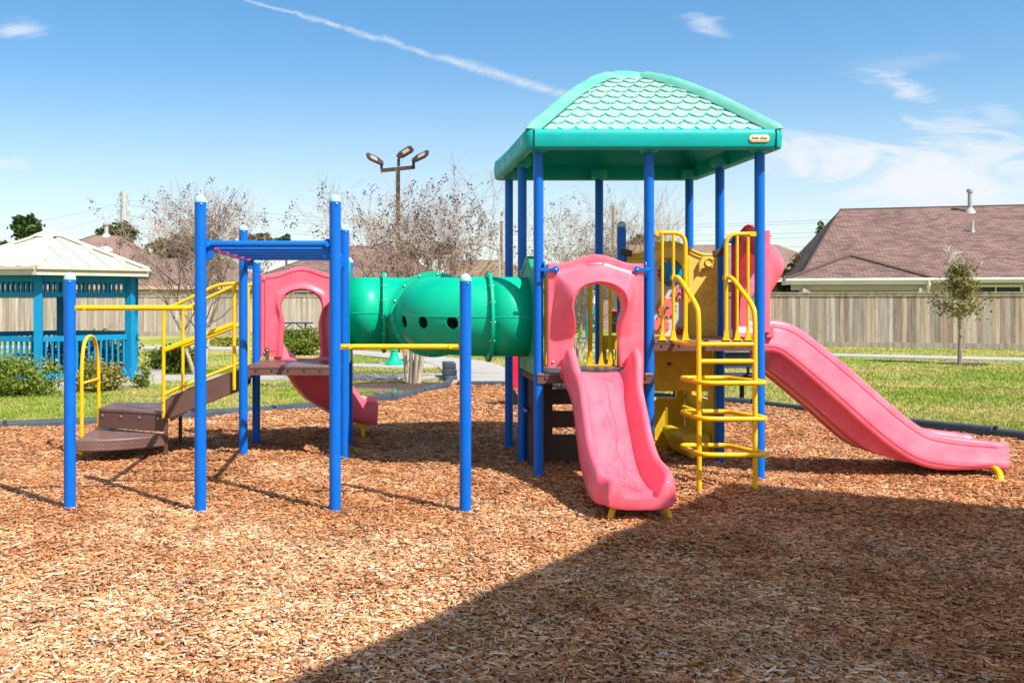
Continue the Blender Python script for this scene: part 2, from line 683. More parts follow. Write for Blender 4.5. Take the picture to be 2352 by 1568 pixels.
# the contrail: a thin band along a great circle
da, db = P(575, 0, 1) - Vector((0, 0, H)), P(1295, 217, 1) - Vector((0, 0, H))
nrm = da.cross(db).normalized()
dt = wn('ShaderNodeVectorMath', dict(operation='DOT_PRODUCT'), i0=tc.outputs['Generated'], i1=nrm).outputs['Value']
wob = wm('MULTIPLY', wm('SUBTRACT', wnoise(30, 1, 1, 0, 5, .6), .5), .010)
ab = wm('ABSOLUTE', wm('ADD', dt, wob))
wid = wm('MULTIPLY', wm('ADD', wm('MULTIPLY', wm('ADD', ca, .14), .013), .0022), wm('ADD', wm('MULTIPLY', wnoise(14, 1, 1, 0, 4, .6), 2.0), .0))
trail = wm('SUBTRACT', 1.0, wm('DIVIDE', ab, wm('MAXIMUM', wid, .0012)), True)
tn = wnoise(60, 1, 1, 0, 5, .7)
trail = wm('MULTIPLY', wm('POWER', trail, 1.1), wm('SUBTRACT', wm('MULTIPLY', tn, 1.9), .35), True)
# it ends behind the roof and shows once more, fainter, at the right of it
gate = wn('ShaderNodeMapRange', i0=ca, i1=.46, i2=.415, i3=0.0, i4=.8).outputs[0]
parts.append(wm('MULTIPLY', trail, gate))
parts.append(wn('ShaderNodeMapRange', dict(interpolation_type='SMOOTHSTEP'), i0=ce, i1=.26, i2=-.02, i3=0.0, i4=.55).outputs[0])
tot = parts[0]
for p in parts[1:]:
    tot = wm('MAXIMUM', tot, p)
tot = wm('MULTIPLY', tot, front, True)
# unseen thin cloud, added behind the photographer to brighten and neutralise the shade
mpv = wn('ShaderNodeMapping', Vector=tc.outputs['Generated'])
mpv.inputs['Scale'].default_value = (2.2, 3.5, 2.2)
vn = wn('ShaderNodeTexNoise', Scale=1.6, Detail=7.0, Roughness=.6, Distortion=.8, Vector=mpv.outputs[0]).outputs['Fac']
vs = wn('ShaderNodeMapRange', dict(interpolation_type='SMOOTHSTEP'), i0=sep.outputs[1], i1=.35, i2=-.35, i3=0.0, i4=1.0).outputs[0]
fill_veil = wm('MULTIPLY', vs, wm('ADD', wm('MULTIPLY', vn, .9), .20), True)
tot = wm('MAXIMUM', tot, fill_veil)
SKYGAIN = 1.0
cl = wn('ShaderNodeMix', dict(data_type='RGBA'))
T.links.new(tot, cl.inputs[0])
T.links.new(hs.outputs[0], cl.inputs[6])
cl.inputs[7].default_value = (4.5, 4.7, 4.95, 1)
T.links.new(cl.outputs[2], bg.inputs['Color'])
bg.inputs['Strength'].default_value = .108
# ---------------------------------------------------------------- the play structure (everything is bolted together: one thing)
PS = thing('play_structure', (1.0, 9.2, 0), 'playground structure with blue posts, pink slides, green crawl tube and scalloped mint roof', 'play structure')
PR = .0445
XA, XC = -1.37, -.335
X1, X2, X3 = 1.433, 2.425, 3.417
D1, D2, D3 = 8.79, 9.785, 10.78
E1, E2 = 9.98, 10.95


def bolt(mb, p, ax, r_=.011):
    old, mb.mi = mb.mi, 1
    mb.lathe([(r_, 0), (r_, .004), (r_ * .75, .010), (1e-5, .012)], p, 8, ax)
    mb.mi = old


def post(x, y, top, lean=0, cap=True, lab=None):
    mb = MB()
    n = 28
    mb.tube([(x, y, -.1), (x, y, top - (.042 if cap else 0))], PR, n, True)
    bolt(mb, (x + PR * .3, y - PR * .95, top - .075), (.3, -.95, 0), .007)
    o = mb.build('post', [M['blue'], M['steel']], PS)
    if cap:
        c = MB()
        c.lathe([(PR * 1.04, -.012), (PR * 1.04, 0)] + [(max(PR * 1.02 * math.cos(a), 1e-5), .046 * math.sin(a)) for a in [PI / 2 * i / 6 for i in range(7)]], (x, y, top - .046), 28)
        c.build('post_cap', M['cap'], o, fix=True)
    if lab:
        o['label'] = lab
    return o


for x, y, t in ((-2.365, 7.5, 1.85), (.663, 7.5, 1.84), (XA + .006, 7.49, 2.44), (XC, 7.51, 2.445), (XA - .01, E1, 2.40), (XC - .012, E1, 2.40), (XA, E2, 2.11), (XC, E2, 2.105), (X2, D2, 2.42)):
    post(x, y, t)
for x, y in ((X1, D1), (X2, D1), (X3, D1), (X1, D2), (X3 - .01, D2), (X1, D3), (X2, D3), (X3, D3)):
    post(x, y, 3.03, cap=False)


# ---- decks
def deck(x0, x1, y0, y1, z):
    mb = MB()
    mb.box(x0, x1, y0, y1, z - .032, z)
    o = mb.build('deck', M['deck'], PS, bevel=.008)
    sk = MB()
    for a, b, c, d in ((x0 + .004, x1 - .004, y0 + .004, y0 + .03), (x0 + .004, x1 - .004, y1 - .03, y1 - .004), (x0 + .004, x0 + .03, y0 + .031, y1 - .031), (x1 - .03, x1 - .004, y0 + .031, y1 - .031)):
        sk.box(a, b, c, d, z - .095, z - .033)
    sk.mi = 1
    k = 6
    for i in range(k):
        xx = lerp(x0 + .07, x1 - .07, i / (k - 1))
        sk.box(xx - .008, xx + .008, y0 + .001, y0 + .008, z - .062, z - .042)
        yy = lerp(y0 + .1, y1 - .1, i / (k - 1))
        sk.box(x0 + .001, x0 + .008, yy - .008, yy + .008, z - .062, z - .042)
    sk.build('deck_skirt', [M['brown'], M['slot']], o, smooth=False)
    return o


ZL, ZF, ZH = .965, .985, 1.275
deck(XA + .05, XC - .03, E1 - .03, E2, ZL)
deck(X1 - .02, X2 + .02, D1 - .06, D2 - .05, ZF)
deck(X2 + .03, X3 - .03, D1 - .04, D2 + .03, ZH)

# ---- roof
RX0, RX1, RY0, RY1 = X1 - .155, X3 + .155, D1 - .20, D3 + .19
RCX, RCY, WX, WY = (RX0 + RX1) / 2, (RY0 + RY1) / 2, (RX1 - RX0) / 2, (RY1 - RY0) / 2
RZ, RH = 3.135, .755


PT = [(v.x, v.y) for v in catmull([(a, b, 0) for a, b in ((0, 0), (.1, .13), (.2, .26), (.36, .465), (.52, .645), (.68, .80), (.8, .885), (.92, .96), (1, 1))], 6)]


def prof(t):
    return interp(PT, t)


fas = MB()
rows = []
nseg = 10


def ring(inset, z, rad=.10):
    out = []
    for cx, cy, a0 in ((1, -1, -90), (1, 1, 0), (-1, 1, 90), (-1, -1, 180)):
        for i in range(nseg + 1):
            a = R(a0 + 90 * i / nseg)
            rr = max(rad - inset, .012)
            out.append(Vector((RCX + cx * (WX - inset - rr) + rr * math.cos(a), RCY + cy * (WY - inset - rr) + rr * math.sin(a), z)))
    return out


for ins, z in ((.10, 2.975), (.075, 2.962), (.035, 2.962), (.014, 2.972), (.008, 2.99), (0, 3.08), (.004, 3.115), (.014, 3.131), (.03, 3.137), (.09, 3.135), (.11, 3.10), (.10, 2.975)):
    rows.append(ring(ins, z))
fas.grid(rows, False, True)
roof = fas.build('roof', M['teal'], PS, ang=50)
roof['label'] = 'domed mint green roof with scalloped tiles and teal rim'
# corner joints, a clip over each corner of the rim
for sx, sy in ((-1, -1), (1, -1)):
    jm = MB()
    xx = RCX + sx * (WX - .085)
    jm.box(xx - .004, xx + .004, RY0 - .003, RY0 + .02, 2.972, 3.132)
    jm.build('rim_joint', M['slot'], roof, smooth=False)


def vault(face, inset_top=.80, nu=220, nv=120, scallop=True, drop=0.0, zoff=0.0):
    wx, wy = WX - .055, WY - .055
    # arc length along the rise
    K = 200
    L = [0]
    for i in range(K):
        a, b = i / K, (i + 1) / K
        L.append(L[-1] + math.hypot((b - a) * wy, (prof(b) - prof(a)) * RH))
    pitch, wd = .118, .152
    rows, tl = [], inset_top
    for j in range(nv + 1):
        t = tl * j / nv
        l = L[int(t * K)]
        rw = []
        for i in range(nu + 1):
            s_ = -1 + 2 * i / nu
            if face in 'FB':
                x, y, q = s_ * wx * (1 - t), -wy * (1 - t), s_ * wx * (1 - t)
            else:
                y, x, q = s_ * wy * (1 - t), -wx * (1 - t), s_ * wy * (1 - t)
            if face == 'B':
                y = -y
            if face == 'R':
                x = -x
            h = sh = 0
            if scallop:
                best = None
                for k in range(int(l / pitch) + 1, int(l / pitch) - 3, -1):
                    if k < -1:
                        break
                    xc = (math.floor(q / wd + (.5 if k % 2 else 0) + .5) - (.5 if k % 2 else 0)) * wd
                    e = min(1, abs(q - xc) / (wd / 2))
                    lb = k * pitch + (1 - math.sqrt(max(0, 1 - e * e * .98))) * wd * .50
                    if l >= lb:
                        d_ = (l - lb)
                        sq = lambda q_: 1 - math.sqrt(max(0, 1 - q_ * q_ * .98))
                        loc_ = pitch + wd * .5 * (sq(1 - e) - sq(e))
                        h = .005 + .020 * max(0, 1 - d_ / loc_) * min(1, .4 + d_ / .010)
                        sh = .017 * max(0, 1 - d_ / .030)
                        break
            z = RZ + RH * prof(t) + h - .016 + zoff
            if sh:
                ou = sh * .75
                z -= sh * .66
                if face in 'FB':
                    y += ou if y > 0 else -ou
                else:
                    x += ou if x > 0 else -ou
            rw.append(Vector((RCX + x, RCY + y, z)))
        rows.append(rw)
    return rows


for f_ in 'FLRB':
    mb = MB()
    mb.grid(vault(f_, nu=260 if f_ == 'F' else 150, nv=230 if f_ == 'F' else 140))
    # moulded lips in teal: the shade line under each tile put into the colour
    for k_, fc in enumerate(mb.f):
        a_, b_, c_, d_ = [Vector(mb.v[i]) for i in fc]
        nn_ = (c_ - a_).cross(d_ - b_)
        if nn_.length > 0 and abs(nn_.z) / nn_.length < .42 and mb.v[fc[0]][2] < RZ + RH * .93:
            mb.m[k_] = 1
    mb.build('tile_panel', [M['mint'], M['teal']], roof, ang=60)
ib = MB()
for f_ in 'FLRB':
    ib.grid(vault(f_, 1.0, 20, 24, False, 0, -.035))
ib.build('roof_lining', M['teal'], roof, ang=60)


def hip(sx, sy, t):
    wx, wy = WX - .045, WY - .045
    return Vector((RCX + sx * wx * (1 - t), RCY + sy * wy * (1 - t), RZ + RH * prof(t) - .004))


for sx, sy in ((-1, -1), (1, -1), (-1, 1), (1, 1)):
    mb = MB()
    rws = []
    for i in range(-2, 33):
        t = .82 * max(i, 0) / 32
        c = hip(sx, sy, t) + Vector((0, 0, -.045 if i == -2 else -.012 if i == -1 else 0)) + Vector((-sx, -sy, 0)) * (.035 if i == -2 else .004 if i == -1 else 0)
        w1 = .085
        # rib: a rounded band folded over the hip
        ax, ay = Vector((-sx, 0, 0)), Vector((0, -sy, 0))
        tn = (hip(sx, sy, t + .01) - c).normalized()
        up = Vector((sx * .35, sy * .35, .87))
        up = (up - tn * up.dot(tn)).normalized()
        rw = []
        for k in range(9):
            q = -1 + 2 * k / 8
            side = ax * max(0, -q) + ay * max(0, q)
            dz = prof(t + w1 * abs(q) * .0) * 0
            rw.append(c + side * (w1 * 1.25) + up * (.042 * (1 - abs(q) ** 3) + (-.006 if abs(q) > .99 else .012)))
        rws.append(rw)
    mb.grid(rws)
    rb_ = mb.build('hip_rib', M['rib'], roof, ang=70)
    gv = MB()
    for e_ in (0, 8):
        gv.tube([r_[e_] + Vector((0, 0, .004)) for r_ in rws[2:]], .009, 5)
    gv.build('rib_groove', M['groove'], rb_)
cp = MB()
rws = []
for i in range(13):
    rw = []
    for j in range(13):
        a, b = -1 + i / 6, -1 + j / 6
        m = max(abs(a), abs(b))
        t = 1 - .215 * m
        rw.append(Vector((RCX + a * .215 * WX, RCY + b * .215 * WY, RZ + RH * prof(t) + (.035 if m < .99 else -.02) - .012 * m ** 4)))
    rws.append(rw)
cp.grid(rws)
cp.build('roof_cap', M['rib'], roof, ang=50)
for x, y in ((X1, D1), (X2, D1), (X3, D1), (X1, D2), (X3 - .01, D2), (X1, D3), (X2, D3), (X3, D3)):
    ct = MB()
    ct.lathe([(.052, -.01), (.075, .0), (.09, .03), (.09, .09)], (x, y, 2.965), 16)
    ct.build('post_socket', M['teal'], roof)
# name plate on the front rim, a blank white one on the left rim
pl = MB()
px, pz = RX1 - .235, 3.052


def plate(mb, r_, y, w_=.115, c=(px, pz)):
    pts = [(w_ / 2 - r_ * .0 + 0, 0)]
    out = []
    for sgn, a0 in ((1, -90), (-1, 90)):
        for i in range(9):
            a = R(a0 + 180 * i / 8)
            out.append((c[0] + sgn * (w_ / 2) + r_ * math.cos(a), c[1] + r_ * math.sin(a)))
    mb.prism(out, lambda a, b, t: (a, t, b), y, y + .006)


plate(pl, .033, RY0 - .0045)
o = pl.build('name_plate', plastic('plate_orange', (.80, .50, .18), .4), roof, smooth=False)
p2 = MB()
plate(p2, .023, RY0 - .0075)
p2.build('plate_face', plastic('plate_cream', (.82, .70, .55), .4), roof, smooth=False)


def text_mesh(body, size, loc, rot, mat, parent, name='lettering', ext=.0008):
    cu = bpy.data.curves.new('t', 'FONT')
    cu.body, cu.size, cu.extrude, cu.align_x, cu.align_y = body, size, ext, 'CENTER', 'CENTER'
    to = bpy.data.objects.new('t', cu)
    COL.objects.link(to)
    bpy.context.view_layer.update()
    me = bpy.data.meshes.new_from_object(to.evaluated_get(bpy.context.evaluated_depsgraph_get()))
    bpy.data.objects.remove(to)
    me.materials.clear()
    me.materials.append(mat)
    ob = bpy.data.objects.new(name, me)
    COL.objects.link(ob)
    me.transform(Matrix.Translation(loc) @ Matrix.Rotation(rot[2], 4, 'Z') @ Matrix.Rotation(rot[0], 4, 'X'))
    ob.parent = parent
    if parent.type == 'EMPTY':
        ob.location = -parent.location
    return ob


text_mesh('little tikes', .034, (px, RY0 - .009, pz), (R(90), 0, 0), plastic('plate_ink', (.03, .04, .12), .5), roof)
p3 = MB()
p3.box(RX0 - .004, RX0 + .003, RY0 + .16, RY0 + .20, 3.02, 3.08)
p3.build('side_plate', M['white'], roof, smooth=False)


# ---- pink entrance panels
def arch_panel(fn, zb, hood, name='arch_panel', half=.425, mats=None, lab=None):
    ic = [(-.215, 0), (-.205, .18), (-.19, .34), (-.203, .43), (-.228, .54), (-.2, .64), (-.12, .715), (0, .74)]
    oc = [(-half, 0), (-half, .25), (-half, .45), (-half, .62), (-half, .80), (-half, .905), (-.27, .925), (0, 1.0)]
    n = 8
    I, O = [], []
    for k in range(7):
        pts = [Vector((*ic[max(k - 1, 0)], 0)), Vector((*ic[k], 0)), Vector((*ic[k + 1], 0)), Vector((*(ic[k + 2] if k < 6 else (.12, .715)), 0))]
        for i in range(n):
            t = i / n
            a, b, c, d = pts
            q = .5 * ((2 * b) + (c - a) * t + (2 * a - 5 * b + 4 * c - d) * t * t + (3 * b - a - 3 * c + d) * t ** 3)
            I.append((q.x, q.y))
            u = lerp(oc[k][0], oc[k + 1][0], t)
            v = lerp(oc[k][1], oc[k + 1][1], t)
            if k >= 5:
                s_ = abs(u) / half
                v = .915 + .085 * (.5 + .5 * math.cos(PI * min(1, s_ / .82)))
            O.append((u, v))
    I.append((0, .74))
    O.append((0, 1.0))
    I += [(-a, b) for a, b in I[-2::-1]]
    O += [(-a, b) for a, b in O[-2::-1]]
    rows = []
    for (ia, iz), (oa, oz) in zip(I, O):
        w_ = smooth(.16, .60, iz) if hood > .1 else 1
        B = max(hood * w_, .02)
        rw = [fn(ia, -.045, zb + iz), fn(ia, B * .55, zb + iz)]
        m = 14
        for k in range(m + 1):
            t = k / m
            if hood > .1:
                g = 1 - smooth(.02, .80, t)
                g = g if t > 0 else .93
                r_ = .018 * math.exp(-(t - .0) ** 2 * 90)
            else:
                g = math.exp(-((t - .10) / .12) ** 2)
                r_ = 0
            edge = .012 if k in (0,) else 0
            rw.append(fn(lerp(ia, oa, t), B * g + r_ - edge - (.006 if k == m else 0), zb + lerp(iz, oz, t)))
        rw.append(fn(lerp(ia, oa, 1.012), -.015, zb + lerp(iz, oz, 1.006)))
        rw.append(fn(oa, -.05, zb + oz))
        rw.append(fn(lerp(ia, oa, .93), -.05, zb + lerp(iz, oz, .97)))
        rows.append(rw)
    mb = MB()
    mb.grid(rows)
    mb.mi = 1
    for sx in (-1, 1):
        bolt(mb, fn(sx * (half - .045), .002, zb + .045), fn(0, 1, 0) - fn(0, 0, 0), .012)
        bolt(mb, fn(sx * (half - .045), .014, zb + .87), fn(0, 1, 0) - fn(0, 0, 0), .012)
    o = mb.build(name, [M['pink'], M['steel']], PS, ang=55)
    if lab:
        o['label'] = lab
    return o


XF = 1.925
fa = arch_panel(lambda a, o, z: Vector((XF + a, D1 - .10 - o, z)), 1.04, .18, lab='pink arched entrance panel with a deep hood above the front slide')
YR = 9.24
ra = arch_panel(lambda a, o, z: Vector((X3 + .11 + o, YR + a, z)), 1.345, .19, lab='pink hooded entrance panel seen edge-on above the long side slide')
XB = (XA + XC) / 2 - .01
la = arch_panel(lambda a, o, z: Vector((XB + a, E2 - .02 - o, z)), 1.0, .034, half=.46, lab='flat pink keyhole panel at the back of the left deck')
# raised oval on the front hood, border lines on the left panel
ov = MB()
ov.tube([Vector((XF + .055 * (1 if math.cos(a) > 0 else -1) * 1 + .024 * math.cos(a), D1 - .118, 1.975 + .024 * math.sin(a))) for a in [2 * PI * i / 24 for i in range(24)]], .0035, 6, closed=True)
ov.build('embossed_oval', M['pink'], fa)
gl = MB()
for sx in (-1, 1):
    x0, x1 = XB + sx * .25, XB + sx * .41
    gl.tube(rpath([(x0, E2 - .021, 1.36), (x0 + sx * .02, E2 - .021, 1.06), (x1, E2 - .021, 1.06), (x1, E2 - .021, 1.88)], .03), .0035, 6)
gl.tube([(XB - .41 + .82 * i / 24, E2 - .022, 1.875 + .085 * (.5 + .5 * math.cos(PI * min(1, abs(-.41 + .82 * i / 24) / .35)))) for i in range(25)], .0035, 6)
gl.build('embossed_border', M['pinkline'], la)
# blue clamps that hold the panels
for p, x_in, x_post in (((XF - .36), 0, X1), ((XF + .36), 0, X2)):
    mb = MB()
    z = 1.905
    mb.box(min(p, x_post), max(p, x_post), D1 - .122, D1 - .112, z - .014, z + .014)
    mb.lathe([(.001, 0), (.03, 0), (.034, .006), (.03, .012), (.001, .012)], (p, D1 - .124, z), 14, (0, -1, 0))
    sx = 1 if p > x_post else -1
    mb.prism([(.042 * math.cos(a) * .55 * 1.0, .075 * math.sin(a)) for a in [2 * PI * i / 20 for i in range(20)]], lambda a, b, t: (x_post + sx * t, D1 - .05 + a * 1.2, z + b), .036, .052)
    mb.mi = 1
    bolt(mb, (p, D1 - .136, z), (0, -1, 0), .012)
    mb.build('clamp', [M['blue'], M['steel']], fa, bevel=.002)
for yy, yp in ((YR - .36, D1), (YR + .36, D2)):
    mb = MB()
    mb.box(X3 + .02, X3 + .11, yy - .015, yy + .015, 2.19, 2.24)
    mb.box(X3 + .03, X3 + .045, min(yy, yp), max(yy, yp), 2.19, 2.24)
    mb.build('clamp', M['blue'], ra, bevel=.003)
for sx in (-1, 1):
    mb = MB()
    mb.box(XB + sx * .38 - .02, XB + sx * .38 + .02, E2 - .046, E2 - .028, .965, 1.10)
    bolt(mb, (XB + sx * .38, E2 - .046, 1.07), (0, -1, 0), .012)
    mb.build('foot_bracket', [M['brown'], M['steel']], la, bevel=.004)


# ---- slides
def slide(path, side_fn, cross, name, lab, wallf=lambda s: 1, depthf=lambda s: 1, widef=lambda s: 1):
    """path points with horizontal side vectors; cross = half section [(a, h)] from the outer skirt to the middle of the bed, under = half of the underside"""
    n = len(path)
    Ls = [0]
    for a, b in zip(path, path[1:]):
        Ls.append(Ls[-1] + (b - a).length)
    rows = []
    for i, p in enumerate(path):
        s_ = Ls[i] / Ls[-1]
        t = (path[min(i + 1, n - 1)] - path[max(i - 1, 0)]).normalized()
        sd = side_fn(i)
        nn = sd.cross(t)
        if nn.z < 0:
            nn = -nn
        sec = cross(s_)
        full = [(-a, h) for a, h in sec[0]] + [(a, h) for a, h in sec[0][::-1]][1:] + [(a, h) for a, h in sec[1]] + [(-a, h) for a, h in sec[1][::-1]]
        rows.append([p + sd * a + nn * h for a, h in full])
    # close the two ends with rounded caps
    def cap(rw, d, k=4, L=.05):
        c = sum(rw, Vector()) / len(rw)
        out = []
        for j in range(1, k + 1):
            q = j / k * PI / 2
            out.append([c + (v - c) * (1 - .10 * (1 - math.cos(q))) + d * (L * math.sin(q)) for v in rw])
        return out
    d1 = (path[-1] - path[-2]).normalized()
    rows += cap(rows[-1], d1)
    mb = MB()
    mb.grid(rows, False, True)
    m = len(rows[0])
    b = (len(rows) - 1) * m
    mb.f.append([b + j for j in range(m)])
    mb.m.append(0)
    mb.f.append([j for j in range(m)][::-1])
    mb.m.append(0)
    o = mb.build(name, M['pink'], PS, ang=60)
    o['label'] = lab
    return o, rows


path = catmull([Vector((lerp(1.895, 1.962, smooth(7.6, 8.7, y)), y, z)) for y, z in ((8.74, .99), (8.62, .985), (8.47, .90), (8.14, .625), (7.83, .385), (7.61, .265), (7.43, .215), (7.26, .20), (7.13, .198))], 7)


def cross_front(s):
    w_ = .20 * smooth(-.02, .07, s) * (1 - .30 * smooth(.86, 1.0, s)) * (1 + .25 * math.exp(-((s - .07) / .06) ** 2))
    k = 1.06 - .17 * smooth(.06, .28, s) + .04 * smooth(.74, .86, s) - .17 * smooth(.93, 1.0, s)
    sk = -.05 - .015 * math.sin(PI * s)
    return ([(.325 * k, sk), (.330 * k, w_ * .15), (.318 * k, w_ * .62), (.300 * k, w_ * .88), (.275 * k, w_ * .99), (.252 * k, w_ * .97), (.232 * k, w_ * .82), (.215 * k, w_ * .5), (.195 * k, w_ * .2), (.165 * k, w_ * .05), (.12 * k, .004), (.06, 0), (0, 0)],
            [(.31 * k, sk - .012), (.24 * k, -.075), (.14 * k, -.085), (.04, -.085)])


s1, rws = slide(path, lambda i: Vector((1, 0, 0)), cross_front, 'slide', 'short pink slide facing the front with scuffed bed')


def slide_leg(parent, a, mid, b, r_=.021):
    mb = MB()
    mb.tube(catmull([a, mid, b], 6), r_, 10)
    return mb.build('slide_leg', M['yellow'], parent)


for sx in (-1, 1):
    c = 1.92
    slide_leg(s1, (c + sx * .15, 7.24, .13), (c + sx * .20, 7.21, .09), (c + sx * .232, 7.185, -.03), .024)
# scuffs: thin rubbed lines on the bed
sc = MB()
rs = random.Random(4)
for _ in range(34):
    i0 = rs.uniform(.12, .8)
    ln = rs.uniform(.05, .2)
    a0, a1, bend = rs.uniform(-.15, .15), rs.uniform(-.16, .16), rs.uniform(-.06, .06)
    pts = []
    for k in range(9):
        q = k / 8
        f = (i0 + ln * q) * (len(path) - 1)
        i = min(int(f), len(path) - 2)
        p = path[i].lerp(path[i + 1], f - i)
        t = (path[i + 1] - path[i]).normalized()
        nn = Vector((1, 0, 0)).cross(t)
        nn = nn if nn.z > 0 else -nn
        pts.append(p + Vector((max(-.1, min(.1, lerp(a0, a1, q) * .7 + bend * math.sin(PI * q))), 0, 0)) + nn * .0005)
    sc.tube(pts, [.0008 + .0013 * math.sin(PI * k / 8) * rs.uniform(.4, 1) for k in range(9)], 4)
sc.build('scuff_mark', plastic('rubbed_plastic', (.42, .06, .10), .7), s1)

path = catmull([Vector((x, YR - .02, z)) for x, z in ((3.45, 1.285), (3.64, 1.275), (3.82, 1.175), (4.2, .865), (4.56, .55), (4.80, .365), (5.0, .265), (5.3, .215), (5.5, .20), (5.68, .185))], 7)


def cross_right(s):
    w_ = .17 * (1 - .10 * smooth(.86, 1.0, s))
    sk = -lerp(.12, .125, s) - .03 * math.sin(PI * s)
    sk = lerp(sk, -.085, smooth(.75, 1, s))
    un = -.10 - .17 * smooth(.02, .12, s) * (1 - smooth(.55, .80, s))
    return ([(.335, sk), (.345, sk + .02), (.348, sk * .35), (.342, sk * .3), (.342, w_ * .42), (.336, w_ * .46), (.330, w_ * .80), (.312, w_ * .98), (.285, w_ * 1.0), (.258, w_ * .92), (.235, w_ * .6), (.215, w_ * .25), (.18, w_ * .05), (.12, 0), (0, 0)],
            [(.325, sk - .005), (.30, sk + .012), (.245, un * .72), (.235, un), (.16, un), (.15, un + .012), (.10, un + .012), (.09, un), (.03, un)])


s2, rws = slide(path, lambda i: Vector((0, -1, 0)), cross_right, 'slide', 'long pink slide running down to the right')
slide_leg(s2, (5.58, YR - .26, .13), (5.57, YR - .44, .09), (5.50, YR - .58, -.03), .027)
slide_leg(s2, (5.50, YR + .23, .13), (5.56, YR + .27, .08), (5.57, YR + .30, -.05), .024)
gr_ = MB()
for f_h, wob_ in ((lambda s: .17 * .62, 0), (lambda s: lerp(-.12, -.125, s) - .03 * math.sin(PI * s) + .055 + .03 * smooth(.75, 1, s), 0)):
    pts = []
    for i, p in enumerate(path):
        s_ = i / (len(path) - 1)
        t = (path[min(i + 1, len(path) - 1)] - path[max(i - 1, 0)]).normalized()
        nn = Vector((0, -1, 0)).cross(t)
        nn = nn if nn.z > 0 else -nn
        pts.append(p + Vector((0, -.3465 if f_h(s_) < .05 else -.3335, 0)) + nn * f_h(s_))
    gr_.tube(pts[:-3], .0032, 6)
gr_.build('moulded_groove', M['pinkline'], s2)
# the moulded uprights between the slide's rims and the hooded panel
for sy in (-1, 1):
    um = MB()
    um.box(X3 + .07, X3 + .15, YR + sy * .37 - .035, YR + sy * .37 + .035, 1.29, 1.42)
    um.build('slide_upright', M['pink'], s2, bevel=.012)

cx, cy = -.12, 11.02
arc = []
for i in range(19):
    a = i / 18 * R(88)
    rr = .74
    arc.append(Vector((cx - rr * math.cos(a), cy + rr * math.sin(a), interp([(0, .975), (.1, .97), (.25, .87), (.5, .60), (.75, .38), (.9, .30), (1, .275)], i / 18))))
arc = [Vector((XB - .005, 10.92, .978))] + arc + [Vector((cx + .05, cy + .742, .27))]


def side_arc(i):
    t = (arc[min(i + 1, len(arc) - 1)] - arc[max(i - 1, 0)])
    t.z = 0
    t.normalize()
    return Vector((t.y, -t.x, 0))


def cross_back(s):
    w_ = .17 * smooth(-.02, .1, s)
    un = -.10 - .09 * math.sin(PI * s)
    return ([(.30, -.08), (.31, -.03), (.305, w_ * .6), (.285, w_ * .97), (.26, w_), (.235, w_ * .8), (.21, w_ * .3), (.17, w_ * .05), (.1, 0), (0, 0)], [(.285, -.10), (.22, un * .9), (.12, un), (.03, un)])


s3, _ = slide(arc, side_arc, cross_back, 'slide', 'curved pink slide turning right behind the left deck')
s3.data.materials[0] = M['pink']
slide_leg(s3, (-.26, 11.55, .17), (-.19, 11.52, .12), (-.185, 11.50, -.04), .022)
slide_leg(s3, (-.26, 11.95, .17), (-.19, 12.0, .12), (-.185, 12.02, -.04), .022)

# ---- crawl tube: two bends between the left deck and the tower
TR = .375
ZT0, ZT1 = 1.50, 1.475
RB = .47
YA, YB = (E1 + E2) / 2, (D1 + D2) / 2 - .01
xa = .075
xb = xa + RB                      # heading to the camera
xc = xb + RB
n1 = 14


def tz(q):
    return lerp(ZT0, ZT1, q)


def tsec(name, pts, lab=None, n=64, cutters=None):
    mb = MB()
    mb.tube(pts, TR, n, False)
    o = mb.build(name, M['green'], TUBE, ang=60)
    o.location = (0, 0, 0)
    sd = o.modifiers.new('wall', 'SOLIDIFY')
    sd.thickness, sd.offset = .012, -1
    if cutters:
        cut(o, cutters)
    return o


tb = MB()
tb.tube([(XC + .03, YA, tz(0)), (xa - .02, YA, tz(.1))], TR, 64, False)
TUBE = tb.build('crawl_tube', M['green'], PS, ang=60)
TUBE['label'] = 'green crawl tube with two bends and round portholes'
sd = TUBE.modifiers.new('wall', 'SOLIDIFY')
sd.thickness, sd.offset = .012, -1
OFF = PS.location


def loc(v):
    return Vector(v)


y2, y3 = YA - RB, YB + RB
el1 = [(xa - .02, YA, tz(.1))] + [(xa + RB * math.sin(a), YA - RB + RB * math.cos(a), tz(.1 + .35 * a / (PI / 2))) for a in [PI / 2 * i / n1 for i in range(n1 + 1)]]
el1.append((xb, (y2 + y3) / 2 + .012, tz(.48)))
el2 = [(xb, (y2 + y3) / 2 - .012, tz(.5))] + [(xc - RB * math.cos(a), y3 - RB * math.sin(a), tz(.55 + .3 * a / (PI / 2))) for a in [PI / 2 * i / n1 for i in range(n1 + 1)]]
el2.append((xc + .02, YB, tz(.87)))
tsec('tube_bend', el1)
cuts = []
for phi in (203, 224, 246):
    a = R(phi)
    d = Vector((math.cos(a), math.sin(a), 0))
    c = Vector((xc, y3, 1.425))
    cuts.append(MB().tube([c + d * .70, c + d * 1.0], .058, 24))
tsec('tube_bend', el2, cutters=cuts)
tsec('tube_end', [(xc + .02, YB, tz(.87)), (X1 - .02, YB, ZT1)])


